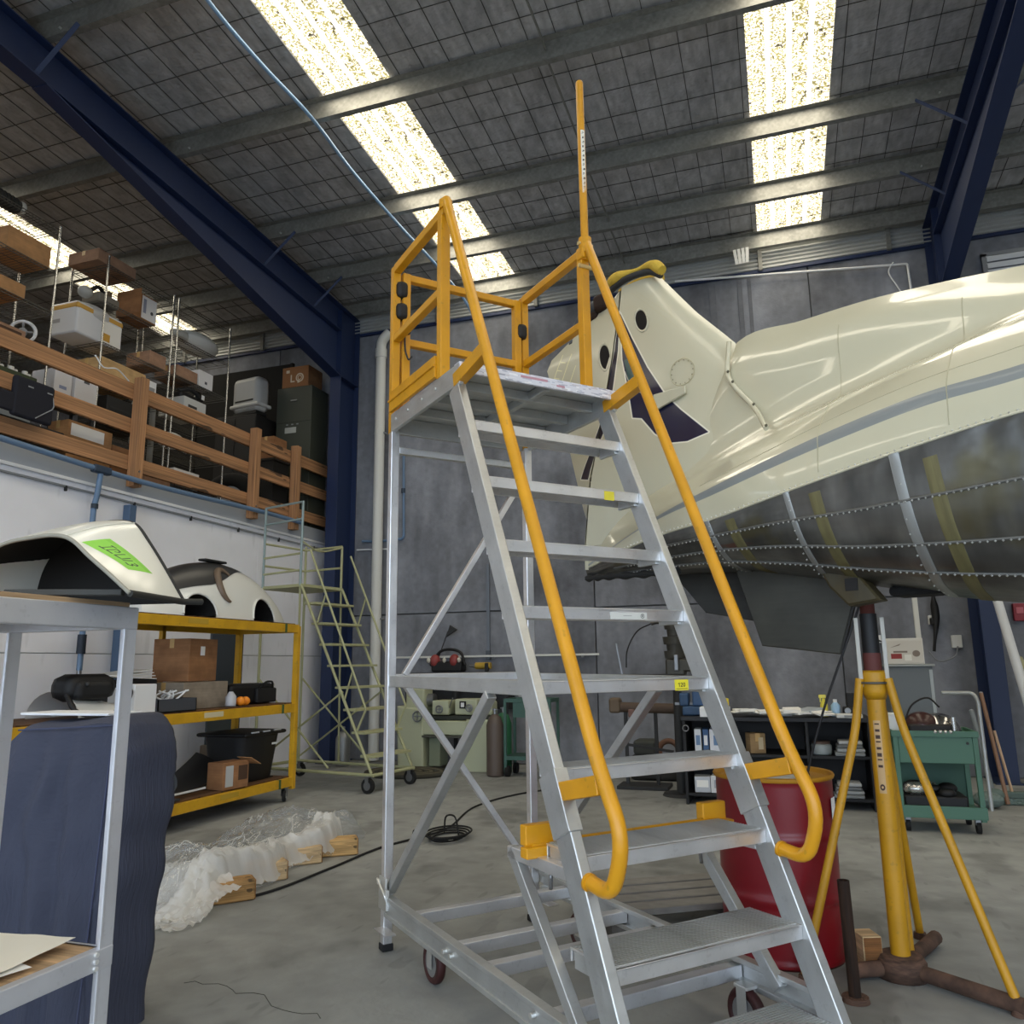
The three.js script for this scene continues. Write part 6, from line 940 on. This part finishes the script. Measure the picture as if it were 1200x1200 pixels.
{ // tube stand and engine stand
  const S = thing('tube_stand', 'low steel stand carrying a rusty brown tube behind the ladder', 'stand', [-1.6, 0, -9.8]); mesh('tube', pipe([[-0.42, 0.93, 0], [0.42, 0.91, 0]], 0.06, 0.01, 16), M(0x5c4c40, 0.7, 0.2), S); mesh('tube_head', box(0.14, 0.18, 0.16, 0.03, [-0.38, 0.95, 0]), M(0x6a5a48, 0.7), S); for (const x of [-0.26, 0.1]) mesh('stand_leg', bar([x, 0.02, 0], [x, 0.88, 0], 0.04, 0.04), mDark, S); mesh('stand_foot', box(0.6, 0.04, 0.4, 0.006, [-0.06, 0.021, 0]), mDark, S); mesh('clamp', box(0.08, 0.1, 0.14, 0.02, [-0.18, 0.86, 0.0]), M(0x7a5a50, 0.6), S); mesh('lower_bar', bar([-0.3, 0.5, 0.02], [0.3, 0.42, 0.02], 0.03, 0.03), mDark, S);
  const D = thing('dark_machine', 'dark low machine casting on the floor under the rusty tube', 'machine', [-1.55, 0, -10.55]); mesh('casting', box(0.8, 0.3, 0.4, 0.06, [0, 0.151, 0]), M(0x2c2b29, 0.8), D); mesh('flywheel', new THREE.TorusGeometry(0.12, 0.035, 8, 24).translate(0.1, 0.36, 0.1), M(0x6a4a38, 0.7), D); mesh('cover', box(0.3, 0.2, 0.3, 0.05, [-0.2, 0.39, 0]), M(0x3a3d38, 0.7), D);
  const E = thing('gear_column', 'dark column of gears and valves on a stand behind the ladder stile', 'machine', [-1.17, 0, -9.35]); const mm = M(0x4c4a44, 0.5, 0.5);
  mesh('stand_pole', cyl(0.05, 0.06, 1.3, [0, 0.652, 0], 14), mDark, E); mesh('stand_base', cyl(0.2, 0.22, 0.03, [0, 0.016, 0], 20), mDark, E); mesh('casting', box(0.22, 0.2, 0.2, 0.03, [0, 1.4, 0]), mm, E); for (const [y, r] of [[1.54, 0.13], [1.62, 0.1], [1.7, 0.14], [1.79, 0.09], [1.87, 0.12], [1.95, 0.07]]) mesh('gear', cyl(r, r * 0.92, 0.085, [0, y, 0], 14), mm, E); mesh('nozzle', pipe([[-0.05, 1.9, 0], [-0.2, 1.92, 0.02], [-0.26, 1.9, 0.02]], 0.025, 0.04, 8), mm, E); mesh('valve', merge([box(0.05, 0.18, 0.05, 0.01, [0.02, 1.45, 0.13])]), mSteel, E); mesh('side_valve', box(0.12, 0.14, 0.12, 0.02, [0.13, 1.42, 0.04]), mm, E); mesh('top_stud', merge([cyl(0.014, 0.014, 0.1, [-0.03, 2.02, 0], 8)]), mSteel, E); mesh('top_stud', cyl(0.014, 0.014, 0.08, [0.03, 2.01, 0], 8), mSteel, E); mesh('gauge_hose', spline([[-0.26, 1.9, 0.02], [-0.42, 1.82, 0.03], [-0.55, 1.6, 0.03], [-0.57, 1.4, 0.03]], 0.008, 30, 6), mBlack, E); mesh('rod', bar([-0.62, 1.32, 0.03], [-0.68, 1.68, 0.03], 0.02, 0.02), mSteel, E); mesh('rod_shelf', box(0.7, 0.03, 0.2, 0.004, [-0.4, 1.31, 0.0]), mDark, E);
}
{ // black bench
  const B = thing('work_bench', 'long black workbench with open shelves behind the red drum', 'bench', [-0.15, 0, -9.1]), m = M(0x121214, 0.6);
  mesh('bench_top', box(1.86, 0.045, 0.66, 0.006, [0, 0.865, 0]), M(0x1c1c1f, 0.5), B); mesh('shelf', box(1.8, 0.03, 0.6, 0.003, [0, 0.5, 0]), m, B); mesh('shelf', box(1.8, 0.03, 0.6, 0.003, [0, 0.1, 0]), m, B); mesh('back_panel', box(1.82, 0.8, 0.02, 0.002, [0, 0.44, -0.31]), m, B);
  for (const x of [-0.9, 0.32, 0.9]) mesh('side_panel', box(0.03, 0.84, 0.64, 0.003, [x, 0.422, 0]), m, B); mesh('hanging_ring', new THREE.TorusGeometry(0.03, 0.006, 6, 18).translate(-0.88, 0.77, 0.34), mSteel, B);
}
{
  const onTop = 0.889;
  const V2 = thing('bench_vise', 'blue bench vise at the left end of the black workbench', 'vise', [-0.92, onTop, -9.0]); mesh('vise_base', box(0.3, 0.1, 0.24, 0.02, [0, 0.051, 0]), M(0x2d4a6c, 0.5), V2); mesh('vise_jaw', box(0.12, 0.16, 0.24, 0.02, [0.02, 0.18, 0]), M(0x33527a, 0.5), V2); mesh('vise_jaw', box(0.1, 0.14, 0.22, 0.02, [-0.13, 0.17, 0]), M(0x2d4a6c, 0.5), V2); mesh('screw_bar', bar([-0.24, 0.12, 0], [0.18, 0.12, 0], 0.03, 0.03), mSteel, V2);
  carton('yellow_box', 'small yellow box between the vise and the ladder stile on the black bench', 'box', [0.14, 0.18, 0.12], [-0.66, onTop, -8.95], 10, M(0xd6c23a, 0.6), { tape: false, label: [0.08, 0.08, 0, 0.1, M(0x3a3820, 0.7)] });
  carton('white_tray', 'white shallow box left of the papers on the black bench', 'box', [0.3, 0.1, 0.2], [-0.72, onTop, -8.79], 0, mWhite, { tape: false, label: [0.1, 0.05, 0, 0.05, M(0x4a6a9a, 0.7)] });
  const P = thing('paper_piles', 'spread of white papers and bagged parts covering the black bench top', 'papers', [-0.1, onTop, -8.95]); for (let i = 0; i < 26; i++) mesh('paper_sheet', box(rnd(0.1, 0.22), rnd(0.006, 0.035), rnd(0.1, 0.22), 0.004).rotateX(rnd(-0.22, 0.22)).rotateY(rnd(3)).translate(-0.36 + (i % 13) * 0.066 + rnd(-0.03, 0.03), 0.035 + rnd(0.035), rnd(-0.12, 0.18)), i % 4 === 3 ? M(0xa8b0b8, 0.6) : mPaper, P);
  const Y = thing('spray_bottle', 'yellow spray bottle standing on the black bench', 'bottle', [0.36, onTop, -8.95]); mesh('bottle_body', lathe([[0, 0], [0.035, 0], [0.038, 0.02], [0.036, 0.12], [0.015, 0.16], [0.014, 0.18], [0, 0.18]], 16).translate(0, 0.001, 0), M(0xd8cc4a, 0.5), Y); mesh('spray_head', merge([box(0.07, 0.035, 0.03, 0.008, [-0.01, 0.2, 0]), box(0.014, 0.05, 0.02, 0.003, [-0.03, 0.165, 0])]), M(0xe6dc66, 0.5), Y);
  const Bl = thing('blue_bottle', 'short pale blue bottle beside the yellow spray bottle', 'bottle', [0.47, onTop, -8.96]); mesh('bottle_body', lathe([[0, 0], [0.045, 0], [0.048, 0.02], [0.045, 0.11], [0.02, 0.14], [0, 0.14]], 16).translate(0, 0.001, 0), M(0x9cc0e0, 0.3), Bl); mesh('bottle_cap', cyl(0.02, 0.02, 0.03, [0, 0.155, 0], 12), mWhite, Bl);
  const K = thing('black_camera', 'black boxy device standing at the right of the bench bottles', 'device', [0.6, onTop, -8.96]); mesh('device_body', box(0.13, 0.1, 0.1, 0.015, [0, 0.051, 0]), mBlack, K); mesh('device_screen', box(0.08, 0.14, 0.03, 0.008, [0.02, 0.165, 0]), mBlack, K); mesh('device_dial', cyl(0.03, 0.03, 0.02, [-0.02, 0.06, 0.055], 14, 'z'), mSteel, K);
  carton('grey_binder', 'flat pale binder at the front right edge of the black bench', 'binder', [0.24, 0.035, 0.2], [0.58, onTop, -8.8], 0, M(0xd0d2d0, 0.6), { tape: false, label: [0.1, 0.02, 0, 0.018, mGrey] });
  const shelfY = 0.517;
  for (const [x, w, c, lab] of [[-0.92, 0.07, 0xd4d8de, 'white binder with a blue label in the bench shelf'], [-0.84, 0.06, 0x3a5a84, 'dark blue binder in the bench shelf'], [-0.70, 0.2, 0xdcdfe6, 'fat pale binder in the bench shelf']]) carton('ring_binder', lab, 'binder', [w, 0.24, 0.26], [x, shelfY, -8.93], 3, M(c, 0.6), { tape: false, label: [w * 0.6, 0.1, 0, 0.13, w < 0.065 ? mWhite : M(0x6a86ac, 0.7)] });
  carton('wrapped_bundle', 'brown paper bundle standing in the dark bench shelf', 'bundle', [0.16, 0.2, 0.16], [-0.34, shelfY, -8.95], 20, mCard(0xa88a62), { label: [0.05, 0.12, 0.03, 0.1, M(0xc8b898, 0.8)] });
  carton('silver_pack', 'silver bagged pack on the low bench shelf, left of pair', 'pack', [0.16, 0.16, 0.2], [-0.9, 0.117, -8.92], 4, M(0xb8bcc2, 0.4, 0.2), { tape: false, label: [0.12, 0.07, 0, 0.09, mPaper] });
  carton('silver_pack', 'white printed pack on the low bench shelf, right of pair', 'pack', [0.15, 0.17, 0.2], [-0.73, 0.117, -8.92], -3, M(0xd4d6d8, 0.5), { tape: false, label: [0.08, 0.08, 0, 0.09, M(0x9aa0a8, 0.6)] });
  const j = thing('glass_jar', 'wide grey jar in the right bay of the black bench', 'jar', [0.3, shelfY, -8.9]); mesh('jar_body', lathe([[0, 0], [0.09, 0], [0.1, 0.02], [0.1, 0.09], [0.08, 0.11], [0, 0.11]], 20).translate(0, 0.001, 0), M(0x8c9496, 0.3), j); mesh('jar_lid', cyl(0.085, 0.085, 0.02, [0, 0.12, 0], 20), M(0x5c4a40, 0.6), j);
  for (const [x, y, lab] of [[0.52, 0.117, 'folded grey cloths stacked on the low right bench shelf'], [0.56, shelfY, 'pale tin boxes stacked in the right bench bay']]) { const s = thing('folded_stack', lab, 'stack', [x, y, -8.9]); for (let i = 0; i < 4; i++) mesh('layer', box(0.28 - i * 0.02, 0.035, 0.24, 0.012, [0.01 * (i % 2), 0.0185 + i * 0.037, 0]), M([0x84888a, 0x9ea2a4, 0x6c7072, 0xb0b2b2][i], 0.8), s); }
}
{ // grey cabinet with torn white box, behind the green cart
  const C = thing('grey_cabinet', 'plain grey steel cabinet behind the green cart, torn white box on top', 'cabinet', [1.2, 0, -9.2]); mesh('cabinet_body', box(0.42, 1.38, 0.4, 0.008, [0, 0.691, 0]), M(0x70777c, 0.6, 0.1), C); mesh('cabinet_edge', box(0.03, 1.3, 0.004, 0.001, [0.19, 0.7, 0.202]), M(0xb0b8bc, 0.5), C); mesh('cabinet_top', box(0.46, 0.022, 0.44, 0.004, [0, 1.392, 0]), M(0x9aa0a0, 0.5), C);
  const b = carton('torn_box', 'white box with torn red and grey label on the grey cabinet', 'box', [0.34, 0.26, 0.3], [1.18, 1.404, -9.18], 0, M(0xdcdad4, 0.8), { tape: false }); mesh('torn_print', decal(0.32, 0.22, 0.002, 0, [0, 0.125, 0.151]), new THREE.MeshStandardMaterial({ roughness: 0.85, map: canvasTex(128, 96, (c, w, h) => { c.fillStyle = '#d6d2ca'; c.fillRect(0, 0, w, h); c.fillStyle = '#9c4444'; c.fillRect(10, 56, 40, 22); c.fillStyle = '#8a7f76'; c.beginPath(); c.moveTo(8, 30); c.lineTo(50, 12); c.lineTo(44, 20); c.fill(); c.fillRect(20, 44, 52, 8); c.beginPath(); c.arc(104, 56, 14, 0, 7); c.fill(); c.fillStyle = '#efeee8'; c.fillRect(60, 60, 26, 26); }) }), b);
  const P = thing('white_post', 'slim white post rising behind the torn white box', 'post', [1.40, 0, -9.6]); mesh('post_bar', box(0.05, 2.32, 0.04, 0.004, [0, 1.161, 0]), mPvc, P); mesh('post_foot', box(0.14, 0.01, 0.14, 0.002, [0, 0.006, 0]), mGrey, P);
  const T = thing('tool_cart', 'green two-tier tool cart on castors right of the yellow jack', 'cart', [1.19, 0, -8.15]), m = mCart;
  for (const x of [-0.31, 0.31]) for (const z of [-0.24, 0.24]) mesh('corner_post', box(0.04, 0.74, 0.04, 0.004, [x, 0.47, z]), m, T);
  mesh('top_tray', merge([box(0.66, 0.02, 0.52, 0.003, [0, 0.80, 0]), box(0.68, 0.05, 0.02, 0.003, [0, 0.815, 0.26]), box(0.68, 0.05, 0.02, 0.003, [0, 0.815, -0.26]), box(0.02, 0.05, 0.52, 0.003, [0.33, 0.815, 0]), box(0.02, 0.05, 0.52, 0.003, [-0.33, 0.815, 0])]), m, T);
  const d = mesh('drawer', box(0.58, 0.22, 0.5, 0.004, [0, 0.68, 0.005]), m, T); mesh('keyhole', cyl(0.012, 0.012, 0.006, [0.25, 0.74, 0.257], 10, 'z'), mDark, d);
  mesh('lower_tray', merge([box(0.66, 0.02, 0.52, 0.003, [0, 0.16, 0]), box(0.68, 0.1, 0.02, 0.003, [0, 0.17, 0.26]), box(0.68, 0.1, 0.02, 0.003, [0, 0.17, -0.26])]), m, T); mesh('back_sheet', box(0.6, 0.4, 0.01, 0.002, [0, 0.4, -0.24]), M(0x33584a, 0.6), T);
  mesh('push_handle', pipe([[0.1, 1.16, 0.22], [0.34, 1.16, 0.22], [0.37, 1.1, 0.24], [0.37, 0.2, 0.27]], 0.017, 0.06, 10), M(0xa8aaa8, 0.4, 0.5), T);
  for (const x of [-0.27, 0.27]) for (const z of [-0.2, 0.2]) { const c = new THREE.Group(); c.name = 'castor'; T.add(c); mesh('tyre', cyl(0.05, 0.05, 0.035, [x, 0.051, z], 18, 'x'), mRubber, c); mesh('fork', box(0.05, 0.05, 0.05, 0.006, [x, 0.095, z]), mSteel, c); }
  const H = thing('chrome_dome', 'dark and chrome domed spinner shell sitting on the green cart', 'dome', [1.22, 0.812, -8.1]); mesh('dome_shell', new THREE.SphereGeometry(0.16, 28, 14, 0, 6.3, 0, Math.PI / 2).scale(1.15, 1.05, 1).translate(0.04, 0.002, 0), M(0x9a9896, 0.15, 0.95), H); mesh('dome_base', box(0.34, 0.08, 0.26, 0.02, [-0.05, 0.042, 0.05]), M(0x1c1716, 0.6), H); mesh('brown_cap', new THREE.SphereGeometry(0.13, 20, 10, 0, 6.3, 0, Math.PI / 2).scale(1.1, 0.95, 0.9).translate(-0.1, 0.06, 0.06), M(0x3a1c18, 0.3), H); mesh('cable', spline([[-0.25, 0.05, 0.08], [-0.16, 0.24, 0.06], [-0.02, 0.3, 0.02], [0.06, 0.22, 0.05]], 0.008, 24, 6), mBlack, H); mesh('chrome_tube', cyl(0.022, 0.022, 0.12, [0.14, 0.08, 0.14], 14), mChrome, H); for (let i = 0; i < 4; i++) mesh('chrome_nut', ball(0.018, [-0.02 + i * 0.04, 0.02, 0.21], 1, 1, 1, 8), mChrome, H);
  const R = thing('oily_parts', 'heap of black hoses and chrome parts on the cart lower shelf', 'parts', [1.16, 0.172, -8.12]); mesh('parts_box', box(0.5, 0.12, 0.36, 0.02, [0, 0.062, 0]), mBlack, R); for (let i = 0; i < 9; i++) mesh(i % 3 ? 'black_part' : 'chrome_part', ball(rnd(0.04, 0.08), [rnd(-0.2, 0.2), 0.14 + rnd(0.05), rnd(-0.1, 0.14)], 1.3, 0.8, 1, 10), i % 3 ? mBlack : mChrome, R);
  const K = thing('paper_box', 'white carton standing behind the jack mast on the cart', 'box', [0.92, 0.812, -8.2]); mesh('box_body', box(0.12, 0.14, 0.1, 0.004, [0, 0.071, 0]), mWhite, K); mesh('box_lid', box(0.125, 0.02, 0.105, 0.003, [0, 0.151, 0]), mPaper, K);
}
{ // around the right column
  const br = thing('broom', 'broom with a grey-green head and pale handle beside the navy column', 'broom', [2.1, 0, -9.6]); mesh('broom_handle', pipe([[-0.09, 0.72, 0.0], [0.0, 0.08, 0.04]], 0.014, 0.01, 8), M(0xc8a888, 0.6), br); mesh('broom_head', box(0.42, 0.06, 0.1, 0.01, [0.03, 0.1, 0.05]), M(0x54645e, 0.7), br); mesh('bristles', box(0.4, 0.075, 0.09, 0.02, [0.03, 0.038, 0.05]), M(0x6a7a74, 0.95, 0, { bumpMap: bumpFine, bumpScale: 0.02 }), br);
  const ps = thing('plastic_bag', 'grey-green rag heap on the floor beside the broom head', 'rag', [1.82, 0, -9.3]); mesh('rag_body', ball(0.14, [0, 0.08, 0], 1, 0.56, 0.9, 14), M(0x6c7c78, 0.9, 0, { bumpMap: foilBump, bumpScale: 0.03 }), ps); mesh('rag_fold', ball(0.08, [0.08, 0.12, -0.04], 1, 0.8, 1, 10), M(0x5c6c68, 0.9), ps);
  for (const [a, b, r, c, lab, nm] of [[[2.32, 2.45, -10.4], [2.52, 0.02, -9.7], 0.05, 0xd2d6da, 'white plastic tube leaning on the right navy column', 'plastic_tube'], [[2.46, 1.45, -10.2], [2.7, 0.04, -9.5], 0.04, 0x9c9a78, 'olive painted pole leaning right of the white tube', 'pole'], [[1.93, 1.1, -9.6], [2.02, 0.02, -9.45], 0.02, 0x8c6a52, 'brown wooden pole leaning left of the broom handle', 'pole'], [[1.88, 0.9, -9.9], [1.94, 0.02, -9.6], 0.026, 0x7c8488, 'grey metal pole standing behind the brown pole', 'pole']]) { const t = thing(nm, lab, nm === 'pole' ? 'pole' : 'tube', [0, 0, 0]); mesh('shaft', pipe([a, b], r, 0.01, 12), M(c, 0.5), t); mesh('end_cap', ball(r * 1.02, a, 1, 0.6, 1, 10), mGrey, t); }
  const s = thing('power_outlet', 'grey power outlet box with hanging black leads on the wall by the right column', 'outlet', [1.88, 1.55, -11.56]); mesh('outlet_box', box(0.12, 0.16, 0.06, 0.008, [0.24, 0.12, 0]), mPvc, s); mesh('outlet_box', box(0.12, 0.12, 0.06, 0.008, [0.0, 0.4, 0]), mPvc, s); mesh('black_lead', spline([[0.06, 1.0, 0.04], [0.02, 0.7, 0.06], [0.02, 0.4, 0.07], [-0.04, 0.0, 0.06]], (t) => 0.018 + 0.03 * sstep(0.3, 0.5, t) * (1 - sstep(0.6, 0.9, t)), 40, 8), mBlack, s); mesh('plug', box(0.1, 0.1, 0.08, 0.02, [0.0, 0.38, 0.06]), mBlack, s); mesh('lead_loop', spline([[-0.1, 0.0, 0.05], [0.0, -0.12, 0.05], [0.2, -0.06, 0.05], [0.24, 0.06, 0.04]], 0.008, 24, 6), mGrey, s);
  const w = thing('wall_switch', 'black switch box with a coiled lead on the wall behind the cart', 'switch', [1.3, 1.1, -11.56]); mesh('switch_box', box(0.16, 0.14, 0.08, 0.01, [0.25, 0.05, 0]), mBlack, w); mesh('lead', spline([[-0.25, 0.65, 0.05], [0.0, 0.55, 0.05], [0.15, 0.3, 0.05], [0.25, 0.1, 0.05]], 0.012, 24, 6), mBlack, w); mesh('white_plug', box(0.07, 0.1, 0.05, 0.01, [-0.06, 0.62, 0.03]), mWhite, w); mesh('lower_loop', spline([[0.15, 0.0, 0.05], [0.25, -0.12, 0.06], [0.4, -0.08, 0.05], [0.35, 0.02, 0.05]], 0.014, 20, 6), mBlack, w);
  const f = thing('red_alarm_box', 'small red box on the wall at the right frame edge', 'alarm box', [2.86, 2.02, -11.56]); mesh('alarm_case', box(0.14, 0.22, 0.07, 0.01, [0, 0, 0]), M(0x8c2430, 0.5), f); mesh('alarm_face', box(0.08, 0.08, 0.01, 0.004, [0, 0.02, 0.038]), M(0xb86068, 0.5), f);
}
scene.traverse((o) => { if (o.isMesh) o.castShadow = o.receiveShadow = true; });
renderer.render(scene, camera);
